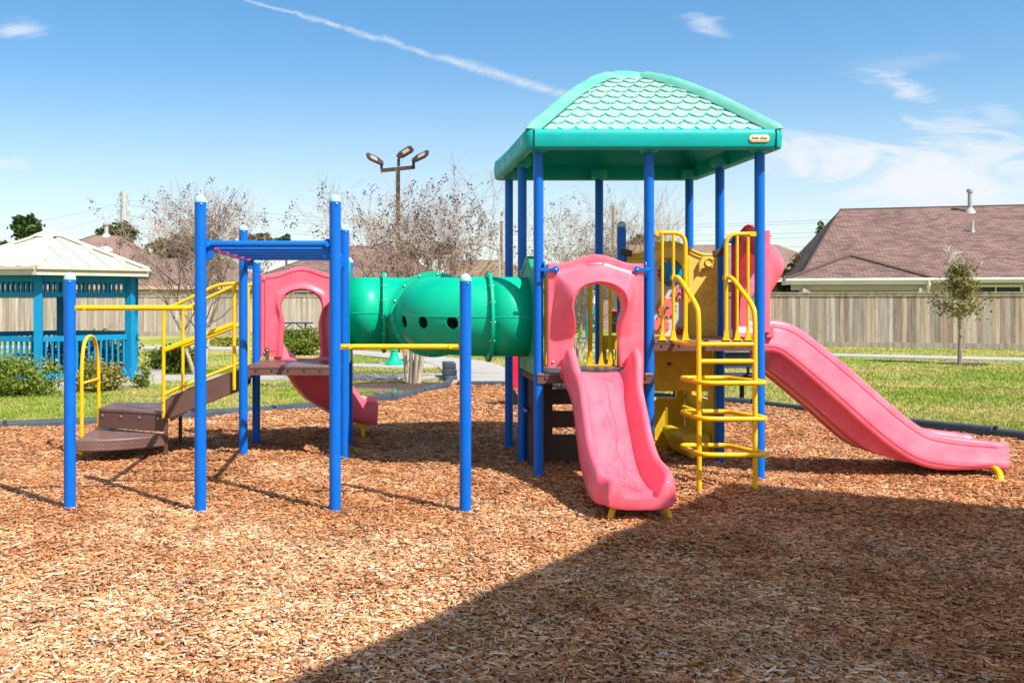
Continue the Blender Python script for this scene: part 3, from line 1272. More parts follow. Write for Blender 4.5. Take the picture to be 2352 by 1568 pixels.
def flange(c, ax, k=14):
    mb = MB()
    ax = Vector(ax).normalized()
    mb.lathe([(TR - .002, -.016), (TR + .052, -.016), (TR + .056, -.012), (TR + .056, .012), (TR + .052, .016), (TR - .002, .016)], c, 72, ax)
    e1 = ax.orthogonal().normalized()
    e2 = ax.cross(e1)
    mb.mi = 1
    for i in range(k):
        a = 2 * PI * (i + .5) / k
        for sg in (-1, 1):
            mb.ball(Vector(c) + (e1 * math.cos(a) + e2 * math.sin(a)) * (TR + .033) + ax * (.017 * sg), .0125, 8, ax * sg, True, 3)
    mb.build('tube_flange', [M['green'], M['steel']], TUBE, ang=40)


flange((xa - .02, YA, tz(.1)), (1, 0, 0))
flange((xb, (y2 + y3) / 2, tz(.49)), (0, 1, 0))
flange((xc + .02, YB, tz(.87)), (1, 0, 0))


sm = MB()
sm.tube([(XC + .05, YA - TR - .001, tz(.05)), (xa - .04, YA - TR - .001, tz(.1))], .0035, 6)
sm.tube([(xc - (RB + TR + .001) * math.cos(a), y3 - (RB + TR + .001) * math.sin(a), tz(.55 + .3 * a / (PI / 2)) - .0) for a in [PI / 2 * i / 24 for i in range(25)]], .0035, 6)
sm.tube([(xc + .04, YB - TR - .001, tz(.88)), (X1 - .04, YB - TR - .001, ZT1)], .0035, 6)
sm.build('mould_seam', M['green'], TUBE)


def end_panel(x, y0, y1, z0, zs, zp, face):
    """green wall with a round mouth, curved top"""
    yc, hw = (y0 + y1) / 2, (y1 - y0) / 2
    out = [(-hw, z0), (hw, z0)]
    for i in range(25):
        a = hw - 2 * hw * i / 24
        out.append((a, zs + (zp - zs) * (.5 + .5 * math.cos(PI * min(1, abs(a) / hw / .85)))))
    mb = MB()
    mb.prism(out, lambda a, b, t: (x + t, yc + a, b), -.035, .035)
    o = mb.build('tube_entrance_panel', M['palegreen'], PS)
    cut(o, [MB().tube([(x - .2, yc, ZT1), (x + .2, yc, ZT1)], TR - .02, 48)])
    e = MB()
    e.tube([(x + face * .036, yc + a, zs - .07 + (zp - zs) * (.5 + .5 * math.cos(PI * min(1, abs(a) / hw / .85)))) for a in [-hw * .8 + 1.6 * hw * i / 20 for i in range(21)]], .006, 6)
    e.build('embossed_border', M['green'], o)
    return o


end_panel(X1, D1 + .07, D2 - .06, ZF - .02, 1.93, 2.05, -1)
end_panel(XC, E1 + .06, E2 - .05, ZL + .02, 1.93, 2.05, -1)


# ---- bars, ladder, rails
def pinned_bar(xa_, xb_, y, z, lab):
    mb = MB()
    mb.tube([(xa_ + .055, y, z), (xa_ + .13, y, z), (xa_ + .15, y, z), (xb_ - .15, y, z), (xb_ - .13, y, z), (xb_ - .055, y, z)], [.017, .019, .0205, .0205, .019, .017], 14)
    for x, sg in ((xa_, 1), (xb_, -1)):
        xx0, xx1 = sorted((x + sg * .043, x + sg * .12))
        mb.box(xx0, xx1, y - .009, y + .009, z - .02, z + .02)
        mb.lathe([(.02, 0), (.02, .014), (.015, .02), (1e-4, .022)], (x + sg * .115, y - .010, z), 12, (0, -1, 0))
    mb.mi = 1
    for x, sg in ((xa_, 1), (xb_, -1)):
        mb.lathe([(.009, 0), (.009, .006), (1e-4, .008)], (x + sg * .062, y - .009, z), 8, (0, -1, 0))
    o = mb.build('turning_bar', [M['yellow'], M['black']], PS)
    o['label'] = lab


pinned_bar(-2.365, XA, 7.495, 1.577, 'yellow turning bar at the left, the higher one')
pinned_bar(XC, .663, 7.505, 1.28, 'yellow turning bar in front of the green tube, the lower one')

ZLAD = 2.055
ol = MB()
for x in (XA + .06, XC - .06):
    ol.beam((x, 7.56, ZLAD - .012), (x, E1 - .05, ZLAD - .012), .034, .05)
    ol.tube([(x, 7.52, ZLAD), (x, 7.49, ZLAD)], .018, 10)
    for y, sg in ((7.5, 1), (E1, -1)):
        ol.prism([(.048 * math.cos(a), .085 * math.sin(a)) for a in [2 * PI * i / 20 for i in range(20)]], lambda a, b, t: (x + a * .9, y + sg * (t + .03), ZLAD - .03 + b), .0, .03)
olo = ol.build('overhead_ladder', M['blue'], PS, bevel=.004)
olo['label'] = 'blue overhead ladder between the tall posts'
for i in range(6):
    y = lerp(7.53, 9.90, i / 5)
    mb = MB()
    r_ = .026 if i == 0 else .0215
    mb.tube([(XA + .05, y, ZLAD + (.012 if i == 0 else 0)), (XC - .05, y, ZLAD + (.012 if i == 0 else 0))], r_, 14)
    mb.build('rung', M['blue'], olo)
gp = MB()
for i in range(6):
    y = lerp(7.70, 9.80, i / 5)
    gp.beam((XA + .08, y - .17, ZLAD - .03), (XA + .08, y + .17, ZLAD - .008), .006, .02)
gp.build('rung_sleeve', M['red'], olo, bevel=.003)


def foot(mb, p, r_):
    """flattened flared foot of a guard rail bar"""
    x, y, z = p
    mb.add([(x - r_ * .8, y - r_ * .8, z + .10), (x + r_ * .8, y - r_ * .8, z + .10), (x + r_ * .8, y + r_ * .8, z + .10), (x - r_ * .8, y + r_ * .8, z + .10),
            (x - .026, y - .012, z + .012), (x + .026, y - .012, z + .012), (x + .026, y + .012, z + .012), (x - .026, y + .012, z + .012)],
           [(0, 1, 5, 4), (1, 2, 6, 5), (2, 3, 7, 6), (3, 0, 4, 7), (4, 5, 6, 7)])
    mb.box(x - .036, x + .036, y - .02, y + .02, z, z + .012)


def guard(x_post, sg, xs, y, z0, z1, lab, thick=.0185):
    """hooped rail: starts at a post, bends down at the last x"""
    mb = MB()
    mb.tube(rpath([(x_post + sg * .10, y, z1), (xs[-1], y, z1), (xs[-1], y, z0 + .09)], .11, 8), thick, 14)
    mb.box(*sorted((x_post + sg * .045, x_post + sg * .12)), y - .010, y + .010, z1 - .02, z1 + .02)
    mb.lathe([(.016, 0), (.014, .012), (1e-4, .014)], (x_post + sg * .10, y - .010, z1), 10, (0, -1, 0))
    for x in xs[:-1]:
        mb.tube([(x, y, z0 + .09), (x, y, z1 - .01)], thick * .72, 12)
    for x in xs:
        foot(mb, (x, y, z0), thick * (.72 if x != xs[-1] else 1))
    o = mb.build('guard_rail', M['yellow'], PS, ang=45)
    o['label'] = lab
    return o


YG = D1 - .03
guard(X2, 1, [2.535, 2.635, 2.742], YG, ZH, 2.235, 'yellow hooped guard rail left of the ladder')
guard(X3, -1, [3.302, 3.205, 3.105], YG, ZH, 2.225, 'yellow hooped guard rail right of the ladder')
# rail along the back of the low deck
mb = MB()
yb = D2 - .07
for x, r_ in ((1.655, .017), (1.80, .015), (2.095, .023), (2.205, .0165), (2.295, .0165)):
    mb.tube([(x, yb, ZF + .09), (x, yb, 1.96)], r_, 12)
    foot(mb, (x, yb, ZF), r_)
mb.tube([(X1 + .05, yb, 1.96), (2.38, yb, 1.96)], .019, 12)
mb.box(1.60, 1.86, yb - .021, yb + .021, ZF - .001, ZF + .010)
mb.box(2.05, 2.34, yb - .021, yb + .021, ZF - .001, ZF + .010)
o = mb.build('guard_rail', M['yellow'], PS, ang=45)
o['label'] = 'yellow rail with upright bars behind the front slide'

lm = MB()
LXL, LXR, YL = 2.70, 3.175, 8.27
for x, xg in ((LXL, 2.635), (LXR, 3.105)):
    lm.tube(rpath([(xg, YG, 1.835), (xg + .03, YG - .06, 1.84), (x, YL + .03, 1.58), (x, YL, 1.50), (x + (.0 if x == LXL else -.005), YL - .02, -.06)], .14, 8), .0205, 14)
    lm.box(xg - .02, xg + .03, YG - .03, YG + .03, 1.815, 1.855)
lad = lm.build('loop_ladder', M['yellow'], PS, ang=45)
lad['label'] = 'yellow ladder with looped rungs up to the high deck'


def rung_loop(z, back=True):
    mb = MB()
    if back:
        x0, x1, y0, y1 = 2.665, 3.215, 8.12, 8.66
        pts = rpath([(2.94, y0, z), (x1, y0, z), (x1, YL + .02, z + .005), (LXR - .02, YL + .10, z), (LXR - .06, y1 - .12, z), (LXR - .10, y1, z), (x0, y1, z), (x0, YL + .05, z), (x0 + .02, y0 + .03, z), (2.80, y0, z), (2.94, y0, z)], .07, 6)
        mb.tube(pts[:-1], .0210, 12, closed=True)
    return mb.build('rung', M['yellow'], lad, ang=50)


for z in (.352, .650, .948):
    rung_loop(z)
mb = MB()
mb.tube([(LXL, YL, 1.118), (LXR, YL, 1.118)], .0205, 14)
mb.build('rung', M['yellow'], lad)
mb = MB()
mb.tube(rpath([(LXR, YL, 1.262), (LXL - .02, YL, 1.262), (LXL - .06, YL + .12, 1.262), (LXL - .06, YG, 1.262)], .06), .0195, 14)
mb.build('rung', M['yellow'], lad)

# ---- yellow play panels
YP = D2 + .0


def yp(u, v, d=D2):
    q = P(u, v, d)
    return q.x, q.z


XP = 2.925
out = [(-.45, 1.255), (.45, 1.255)]
for i in range(29):
    a = .45 - .9 * i / 28
    out.append((a, 2.095 + .125 * (.5 + .5 * math.cos(PI * min(1, abs(a + .02) / .36)))))
mb = MB()
mb.prism(out, lambda a, b, t: (XP + a, YP + t, b), -.03, .03)
pan = mb.build('play_panel', M['cream'], PS)
pan['label'] = 'yellow play panel with turning gears and hand prints'
wn_ = [(-.17, 1.285), (.17, 1.285)] + [(.17 * math.cos(a), 1.89 + .17 * math.sin(a)) for a in [PI * i / 16 for i in range(17)]]
XW = 2.875
cb = MB()
cb.prism(wn_, lambda a, b, t: (XW + a, YP + t, b), -.2, .2)
cb2 = MB().box(2.50, 2.65, YP - .2, YP - .012, 1.96, 2.06)
cut(pan, [cb, cb2])
mb = MB()
mb.prism(out[2:], lambda a, b, t: (XP + a * 1.02, YP + t, b - .0), -.05, -.01) if False else None
rim = MB()
for dz, r_ in ((-.012, .014), (-.05, .008)):
    rim.tube([(XP + a, YP - .034, b + dz) for a, b in out[2:]], r_, 8)
rim.tube([(XW + a, YP - .032, b) for a, b in wn_[1:] + wn_[:1]], .012, 8, closed=False)
rim.tube([(XP + .155, YP - .033, 2.05), (XP + .16, YP - .033, 1.3)], .011, 8)
rim.build('panel_border', M['yplastic'], pan)
bk = MB()
bk.prism(wn_, lambda a, b, t: (XW + a * .99, YP + t, b), .004, .012)
bk.build('gear_window', M['cloudy'], pan, smooth=False)
salmon = plastic('salmon_gear', (.74, .17, .12), .4)
redbr = plastic('rust_gear', (.40, .06, .04), .45)


def gear(u, v, r_, n, mat, y, name='gear', tooth=.022, parent=pan):
    x, z = yp(u, v)
    o_ = []
    for i in range(n * 4):
        a = 2 * PI * i / (n * 4)
        rr = r_ + (tooth / 2 if i % 4 in (1, 2) else -tooth / 2)
        o_.append((rr * math.cos(a), rr * math.sin(a)))
    g = MB()
    g.prism(o_, lambda a, b, t: (x + a, y + t, z + b), -.006, .006)
    g.build(name, mat, parent, ang=40)


gear(1540, 628, .122, 16, redbr, YP - .008, 'gear_ring', .02)
d_ = MB()
x, z = yp(1541, 628)
d_.lathe([(.112, 0), (.112, .012), (.100, .02), (.03, .02), (.03, .012), (1e-4, .012)], (x, YP - .016, z), 32, (0, -1, 0))
d_.build('turning_disc', M['gazblue'], pan)
for u, v, r_, n in ((1531, 707, .093, 12), (1558, 674, .058, 9), (1517, 747, .080, 11)):
    gear(u, v, r_, n, salmon, YP - .010)
gear(1562, 764, .052, 8, redbr, YP - .010)
for u, v in ((1558, 674), (1530, 706), (1517, 747)):
    x, z = yp(u, v)
    mb = MB()
    mb.tube([(x, YP - .012, z), (x, YP - .05, z)], .008, 8)
    mb.ball((x, YP - .055, z), .017, 10)
    mb.build('knob', M['blue'], pan)
x, z = yp(1620, 603)
mb = MB()
mb.prism([(-.085, -.11), (-.06, -.06), (.05, -.055), (.055, .055), (-.05, .055), (-.085, .0)], lambda a, b, t: (x + a, YP - .03 + t, z + b), -.05, .005)
mb.lathe([(.044, 0), (.044, .012), (.036, .016), (.030, .002), (1e-4, .002)], (x + .01, YP - .08, z + .0), 20, (0, -1, 0))
mb.build('speaking_tube', M['cream'], pan, bevel=.006)


def hand(u, v, rot, s_=1):
    x, z = yp(u, v)
    h = MB()
    c, sn = math.cos(rot), math.sin(rot)

    def q(a, b):
        return (x + (a * c - b * sn) * s_, YP - .031, z + (a * sn + b * c) * s_)
    for a0, b0, a1, b1 in ((-.032, .03, -.05, .075), (-.012, .04, -.016, .10), (.012, .04, .016, .10), (.032, .035, .044, .085), (.04, -.01, .08, .02)):
        h.tube([q(a0, b0), q(a1, b1)], .007 * s_, 6)
    h.tube([q(-.035, .02), q(-.035, -.03), q(0, -.05), q(.035, -.03), q(.038, .0)], .005, 6)
    h.build('hand_print', M['yplastic'], pan)


hand(1628, 645, R(-60), .8)
hand(1624, 690, R(8), 1.1)
hand(1634, 728, R(-80), .8)
hand(1622, 766, R(-120), .9)
for x in (X2 + .02, X3 - .06):
    mb = MB()
    mb.prism([(-.07 + .0, -.02), (.05, -.045), (.06, .02), (-.05, .045)], lambda a, b, t: (x + a * (1 if x < 3 else -1) + .02, YP + t, 2.105 + b), -.055, -.032)
    mb.build('panel_clamp', M['dkbrown'], pan, bevel=.01)

# maze panel under the high deck
mb = MB()
mb.box(X2 + .035, X3 - .09, YP - .02, YP + .02, .725, 1.185)
mz = mb.build('maze_panel', M['yplastic'], PS, bevel=.015)
mz['label'] = 'yellow panel with a raised round maze under the high deck'
mb = MB()
x, z = yp(1541, 866)
for k, r_ in enumerate((.03, .062, .094, .126)):
    a0 = (40, 200, 110, 20)[k]
    mb.tube([(x + r_ * math.cos(R(a0 + 320 * i / 28)), YP - .021, z + r_ * math.sin(R(a0 + 320 * i / 28))) for i in range(29)], .0075, 6)
for sx in (-1, 1):
    for k in range(3):
        xx = x + sx * (.175 + .045 * k)
        mb.tube(rpath([(xx, YP - .021, z - .11 + .03 * k), (xx, YP - .021, z + .10), (xx + sx * .022, YP - .021, z + .10), (xx + sx * .022, YP - .021, z - .05)], .012, 4), .0075, 6)
mb.build('maze_relief', M['yplastic'], mz)
mb = MB()
for u, v in ((1536, 836), (1602, 836)):
    x, z = yp(u, v)
    mb.lathe([(.02, 0), (.02, .006), (.014, .008), (.012, .001), (1e-4, .001)], (x, YP - .021, z), 14, (0, -1, 0))
mb.build('bolt_hole', M['slot'], mz)

# play house walls at the back
mb = MB()
mb.box(X2 + .04, X3 - .06, D3 - .03, D3 + .03, .03, 1.24)
pw = mb.build('play_house_wall', M['yplastic'], PS)
pw['label'] = 'yellow panelled play house wall with a window opening, at the back'
cut(pw, [MB().box(2.62, 3.27, D3 - .3, D3 + .3, .565, .90), MB().box(2.50, 2.545, D3 - .3, D3 + .3, .98, 1.09), MB().box(2.575, 2.605, D3 - .3, D3 + .3, .98, 1.09)])
mb = MB()
for x0, x1, z0, z1 in ((2.52, 2.98, .10, .50), (3.03, 3.16, .10, .45), (3.20, 3.33, .10, .45), (3.29, 3.34, .52, .85)):
    mb.tube(rpath([(x0, D3 - .032, z0), (x1, D3 - .032, z0), (x1, D3 - .032, z1), (x0, D3 - .032, z1), (x0, D3 - .032, z0)], .02, 4), .008, 6)
for i in range(7):
    mb.tube([(2.56 + .065 * i, D3 - .03, .12), (2.56 + .065 * i, D3 - .03, .48)], .004, 6)
mb.box(2.60, 3.29, D3 - .075, D3 - .03, .535, .562)
mb.build('wall_relief', M['yplastic'], pw)
mb = MB()
mb.box(X3 - .055, X3 - .015, D2 + .06, D3 - .06, .02, 1.17)
rw_ = mb.build('play_house_wall', M['yplastic'], PS)
rw_['label'] = 'yellow side wall with a bin seat beside the right rear posts'
cut(rw_, [MB().box(3.0, 3.8, D2 + .22, D2 + .74, .62, .92)])
mb = MB()
a = [(X3 - .06, .02), (X3 - .27, .03), (X3 - .37, .245), (X3 - .34, .285), (X3 - .06, .285)]
mb.prism(a, lambda p_, q_, t: (p_, t, q_), D2 + .10, D2 + .78)
mb.box(X3 - .16, X3 - .06, D2 + .09, D2 + .80, .46, .50)
mb.build('bin_seat', M['yplastic'], rw_, bevel=.02)

# brown climbing wall under the low deck
mb = MB()
mb.box(1.485, 2.36, D2 - .01, D2 + .05, .0, .885)
cw = mb.build('climbing_wall', M['dkbrown'], PS)
cw['label'] = 'dark brown slotted climbing wall under the low deck'
cut(cw, [MB().box(1.735, 2.28, D2 - .3, D2 + .3, z0, z1) for z0, z1 in ((.745, .815), (.525, .592), (.29, .362))])
mb = MB()
mb.box(1.475, 1.505, D2 - .35, D2 - .012, .02, .88)
sidep = mb.build('side_board', M['dkbrown'], cw)
cut(sidep, [MB().tube([(1.3, D2 - .10 - .08 * (i % 2), .16 + .135 * i), (1.7, D2 - .10 - .08 * (i % 2), .16 + .135 * i)], .028, 14) for i in range(5)])
mb = MB()
mb.beam((X1, D2 - .02, .56), (X1, D2 - .30, .56), .02, .03)
mb.build('tie_bar', M['blue'], cw)

# ---- transfer steps at the left
def wedge(name, pts, z0, z1, lab):
    mb = MB()
    mb.prism(pts, lambda a, b, t: (a, b, t), z0, z1)
    o = mb.build(name, M['deck'], PS, bevel=.012)
    o['label'] = lab
    return o


low = [(-2.99, 9.66)] + [(-2.99 + .80 * t, 9.66 + .36 * t - .10 * math.sin(PI * t)) for t in (.2, .4, .6, .8)] + [(-2.19, 10.03), (-2.20, 10.10), (-2.98, 10.62), (-3.05, 10.62)]
st = wedge('transfer_step', low, .135, .255, 'low brown wedge-shaped step')
for q_ in ((-2.20, -2.165, 10.04, 10.075), (-2.20, -2.165, 10.76, 10.795), (-2.95, -2.92, 10.76, 10.79)):
    mb = MB()
    mb.box(*q_, -.05, .40)
    mb.build('step_leg', M['brown'], st)
up = wedge('transfer_step', [(-2.97, 10.36), (-2.19, 10.03), (-2.16, 10.05), (-2.16, 10.93), (-2.97, 10.93)], .45, .492, 'upper brown step with bolted riser')
mb = MB()
a, b = Vector((-2.965, 10.372, 0)), Vector((-2.195, 10.045, 0))
t = (b - a).normalized()
nrm_ = Vector((t.y, -t.x, 0))
mb.prism([(0, .285), ((b - a).length, .285), ((b - a).length, .448), (0, .448)], lambda q, z, w_: a + t * q + nrm_ * w_ + Vector((0, 0, z)), -.02, .008)
for i in range(4):
    bolt(mb, a + t * (.06 + .235 * i) + nrm_ * .008 + Vector((0, 0, .415)), nrm_, .014)
mb.build('riser', [M['brown'], M['steel']], up)
STR = [(-2.185, .405), (-1.43, .70), (-1.40, .87), (-1.40, .93), (-2.12, .655), (-2.185, .60)]
mb = MB()
mb.prism(STR, lambda p_, q_, w_: (p_, 10.015 + w_, q_), 0, .03)
sta = mb.build('stair', M['brown'], PS, bevel=.006)
mb = MB()
mb.prism(STR, lambda p_, q_, w_: (p_, 10.905 + w_, q_), 0, .03)
mb.build('stringer', M['brown'], sta, bevel=.006)
sta['label'] = 'brown ramp-sided stair up to the left deck'
for i, (x, z) in enumerate(((-2.14, .50), (-1.90, .62), (-1.66, .78))):
    m2 = MB()
    m2.box(x, x + .27, 10.046, 10.904, z, z + .03)
    m2.box(x, x + .02, 10.046, 10.904, z - .11, z)
    m2.build('tread', M['deck'], sta)


def handrail(y, x0, x1, lab, extra=False):
    mb = MB()
    r_ = .0185
    z0, z1 = 1.535, 1.80
    mb.tube(rpath([(x0, y, .43), (x0, y, z0), (x0 + .10, y, z0 + .035), (x1 - .16, y, z1 - .01), (x1, y, z1), (XA - .03, y, z1)], .08), r_, 12)
    mb.tube([(x0, y, 1.11), (x1, y, 1.385)], r_, 12)
    mb.tube([(x0 + .05, y, 1.45), (x1 - .05, y, 1.70)] if extra else [(x0, y, 1.13), (x1, y, 1.40)], r_ * .9, 12)
    mb.tube(rpath([(x0, y, .66), (x0 + .10, y, .715), (x1, y, .965)], .05), r_ * .9, 12)
    mb.tube([(x1, y, z1), (x1, y, .72)], r_, 12)
    mb.mi = 1
    for x, z in ((x0, .50), (x0, .60), (x1, .75)):
        mb.lathe([(.009, 0), (.009, .006), (1e-4, .008)], (x, y - r_, z), 8, (0, -1, 0))
    o = mb.build('handrail', [M['yellow'], M['steel']], PS)
    o['label'] = lab


handrail(9.99, -2.195, -1.475, 'yellow stair handrail on the near side')
handrail(10.95, -2.19, -1.46, 'yellow stair handrail on the far side')
mb = MB()
mb.tube(rpath([(-3.085, 10.17, -.05), (-3.085, 10.17, 1.02), (-3.085, 10.30, 1.245), (-3.085, 10.62, 1.245), (-3.085, 10.78, 1.02), (-3.085, 10.80, -.05)], .22, 10), .0195, 14)
mb.tube([(-3.085, 10.17, .765), (-3.085, 10.79, .765)], .0165, 12)
hp = mb.build('grab_hoop', M['yellow'], PS)
hp['label'] = 'yellow grab hoop beside the low step'
# ---------------------------------------------------------------- ground
rng = np.random.default_rng(11)


def sheet(name, pts, z, mat, label=None, kind='structure', thick=0.0, sub=0):
    mb = MB()
    if thick:
        mb.prism(pts, lambda a, b, t: (a, b, t), z - thick, z)
    else:
        mb.add([(a, b, z) for a, b in pts], [list(range(len(pts)))])
    o = mb.build(name, mat, smooth=False)
    tag(o, label, None, None, kind)
    return o


sheet('ground', [(-1500, -200), (1500, -200), (1500, 2500), (-1500, 2500)], 0, M['grass'])

EDGE_L = [(-9.5, 8.6), (-7.2, 10.7), (-4.74, 12.25), (-2.9, 13.25), (-1.15, 14.4), (.14, 15.75), (.80, 17.0), (1.22, 18.0), (1.42, 19.3)]
EDGE_R = [(2.55, 18.6), (4.2, 16.6), (5.3, 15.3), (5.85, 14.65), (6.35, 13.5), (6.85, 12.4), (7.55, 11.3), (8.6, 9.6), (9.8, 7.0)]
PLAY = EDGE_L + EDGE_R + [(10.2, 3), (9.5, -4), (4, -8), (-5, -8), (-11, -3), (-11.5, 4)]


def inside(px, py, poly):
    c = np.zeros(px.shape, bool)
    n = len(poly)
    for i in range(n):
        x0, y0 = poly[i]
        x1, y1 = poly[(i + 1) % n]
        if y0 == y1:
            continue
        m = ((y0 > py) != (y1 > py)) & (px < (x1 - x0) * (py - y0) / (y1 - y0) + x0)
        c ^= m
    return c


def np_mesh(name, verts, faces4, cols, mats, smoothf=False):
    """verts (N,3), faces (M,k), cols (N,3)"""
    me = bpy.data.meshes.new(name)
    k = faces4.shape[1]
    me.vertices.add(len(verts))
    me.vertices.foreach_set('co', verts.astype(np.float32).ravel())
    me.loops.add(faces4.size)
    me.loops.foreach_set('vertex_index', faces4.astype(np.int32).ravel())
    me.polygons.add(len(faces4))
    me.polygons.foreach_set('loop_start', np.arange(0, faces4.size, k, dtype=np.int32))
    me.polygons.foreach_set('loop_total', np.full(len(faces4), k, dtype=np.int32))
    at = me.attributes.new('Col', 'FLOAT_COLOR', 'POINT')
    at.data.foreach_set('color', np.concatenate([cols, np.ones((len(cols), 1))], 1).astype(np.float32).ravel())
    for m in (mats if isinstance(mats, list) else [mats]):
        me.materials.append(m)
    me.update(calc_edges=True)
    me.validate()
    o = bpy.data.objects.new(name, me)
    COL.objects.link(o)
    return o


def scatter(y0, y1, dens, margin=1.3):
    """random ground points in the band of depth y0..y1 that the place round the camera's view covers"""
    w = lambda y: (U0 / F * y + margin, (2352 - U0) / F * y + margin)
    l, r_ = w(y1)
    n = int((y1 - y0) * (l + r_) * dens)
    y = rng.uniform(y0, y1, n)
    x = rng.uniform(-l, r_, n)
    k = (x > -(U0 / F * y + margin)) & (x < (2352 - U0) / F * y + margin)
    return x[k], y[k]


def hills(x, y):
    m = 0
    for px_, py_ in ((-2.365, 7.5), (.663, 7.5), (-1.36, 7.49), (-.335, 7.51), (1.433, 8.79), (3.417, 8.79), (-1.38, 9.98), (-.35, 9.98), (2.7, 8.25), (3.17, 8.25), (1.433, 9.78), (3.41, 9.78)):
        m = m + (.012 if py_ < 8 else .022) * np.exp(-((x - px_) ** 2 + (y - py_) ** 2) / .035)
    m = m + .05 * np.exp(-((x - 1.9) ** 2 / .5 + (y - 6.55) ** 2 / .05)) + .05 * np.exp(-((x - 5.95) ** 2 / .04 + (y - 9.2) ** 2 / .3))
    return m + .016 * np.sin(1.3 * x + .7 * y) * np.sin(.9 * y - .5 * x + 1) + .010 * np.sin(3.1 * x + 1.7 * y + 2) + .012


# the bed under them follows the same low mounds
gx, gy = np.arange(-11, 10.3, .1), np.arange(-2, 19.5, .1)
X_, Y_ = np.meshgrid(gx, gy)
Z_ = .004 + np.maximum(hills(X_, Y_), 0) * .9
nx, ny = len(gx), len(gy)
i_ = (np.arange(ny - 1)[:, None] * nx + np.arange(nx - 1)[None]).ravel()
fq = np.stack([i_, i_ + 1, i_ + nx + 1, i_ + nx], 1)
cxq, cyq = X_.ravel()[i_] + .05, Y_.ravel()[i_] + .05
fq = fq[inside(cxq, cyq, PLAY)]
vq = np.stack([X_.ravel(), Y_.ravel(), Z_.ravel()], 1)
used, inv = np.unique(fq, return_inverse=True)
o = np_mesh('wood_chip_bed', vq[used], inv.reshape(-1, 4), np.ones((len(used), 3)), M['chipbase'])
tag(o, None, None, None, 'structure')

# wood chips: every chip a small split piece of wood
cx_, cy_, cl_ = [], [], []
for y0, y1, dn, sc_ in ((2.6, 5.2, 3700, .88), (5.2, 7.2, 3000, .90), (7.2, 9.6, 2000, 1.02), (9.6, 13, 1150, 1.3), (13, 19.4, 600, 1.7)):
    x, y = scatter(y0, y1, dn)
    k = inside(x, y, PLAY)
    cx_.append(x[k])
    cy_.append(y[k])
    cl_.append(np.full(k.sum(), sc_))
x, y, sc_ = np.concatenate(cx_), np.concatenate(cy_), np.concatenate(cl_)
n = len(x)
L = np.clip(rng.lognormal(-3.22, .42, n), .014, .105) * sc_
W = np.clip(rng.lognormal(-4.42, .36, n), .004, .03) * sc_
T = rng.uniform(.0025, .007, n)
yaw = rng.uniform(0, 2 * PI, n)
pit = rng.normal(0, .15, n)
rol = rng.normal(0, .24, n)
zz = hills(x, y) + rng.uniform(0, .022, n)
base = np.array([(-1, -1, -1), (1, -1, -1), (1, 1, -1), (-1, 1, -1), (-1, -1, 1), (1, -1, 1), (1, 1, 1), (-1, 1, 1)], float) * .5
V_ = np.repeat(base[None], n, 0) * np.stack([L, W, T], 1)[:, None, :]
tap = rng.uniform(.25, 1.0, (n, 2))
V_[:, [0, 3, 4, 7], 1] *= tap[:, 0][:, None]
V_[:, [1, 2, 5, 6], 1] *= tap[:, 1][:, None]
V_[:, [0, 4], 0] += (rng.uniform(-.2, .2, n) * L)[:, None]
V_[:, [2, 6], 0] += (rng.uniform(-.2, .2, n) * L)[:, None]


def rot(V, a, i, j):
    c, s = np.cos(a)[:, None], np.sin(a)[:, None]
    p, q = V[:, :, i].copy(), V[:, :, j].copy()
    V[:, :, i], V[:, :, j] = p * c - q * s, p * s + q * c


rot(V_, rol, 1, 2)
rot(V_, pit, 0, 2)
rot(V_, yaw, 0, 1)
V_ += np.stack([x, y, zz + .004], 1)[:, None, :]
pal = np.array([(.56, .29, .125), (.66, .40, .205), (.76, .54, .33), (.82, .65, .46), (.42, .19, .07), (.20, .095, .045), (.70, .60, .50)])
pi_ = rng.choice(len(pal), n, p=[.26, .26, .20, .09, .13, .03, .03])
cc = pal[pi_] * np.array([.95, .89, .90]) * rng.uniform(.78, 1.18, (n, 1)) * (1 + rng.normal(0, .04, (n, 3)))
Fq = np.array([(4, 5, 6, 7), (0, 1, 5, 4), (1, 2, 6, 5), (2, 3, 7, 6), (3, 0, 4, 7)])
faces = (np.arange(n)[:, None, None] * 8 + Fq[None]).reshape(-1, 4)
o = np_mesh('wood_chips', V_.reshape(-1, 3), faces, np.repeat(np.clip(cc, .01, 1), 8, 0), M['chip'])
tag(o, 'loose tan and brown wood chips covering the play area', 'wood chips', None, 'stuff')

# ---- concrete
def strip(name, cl, w, z, mat, thick=.05):
    """path of width w along a centre line of points"""
    L_, R_ = [], []
    cl = catmull([Vector((a, b, 0)) for a, b in cl], 8)
    for i, p in enumerate(cl):
        t = (cl[min(i + 1, len(cl) - 1)] - cl[max(i - 1, 0)]).normalized()
        sd = Vector((t.y, -t.x, 0))
        ww = w if not callable(w) else w(i / (len(cl) - 1))
        L_.append(p - sd * ww / 2)
        R_.append(p + sd * ww / 2)
    rows = []
    for a, b in zip(L_, R_):
        rows.append([a + Vector((0, 0, z - thick)), a + Vector((0, 0, z)), b + Vector((0, 0, z)), b + Vector((0, 0, z - thick))])
    mb = MB()
    mb.grid(rows)
    o = mb.build(name, mat, smooth=False)
    return tag(o, None, None, None, 'structure'), L_, R_


PATHS = []


def path(name, cl, w, z):
    o, a, b = strip(name, cl, w, z, M['concrete'])
    PATHS.append([(p.x, p.y) for p in a] + [(p.x, p.y) for p in b[::-1]])
    return o


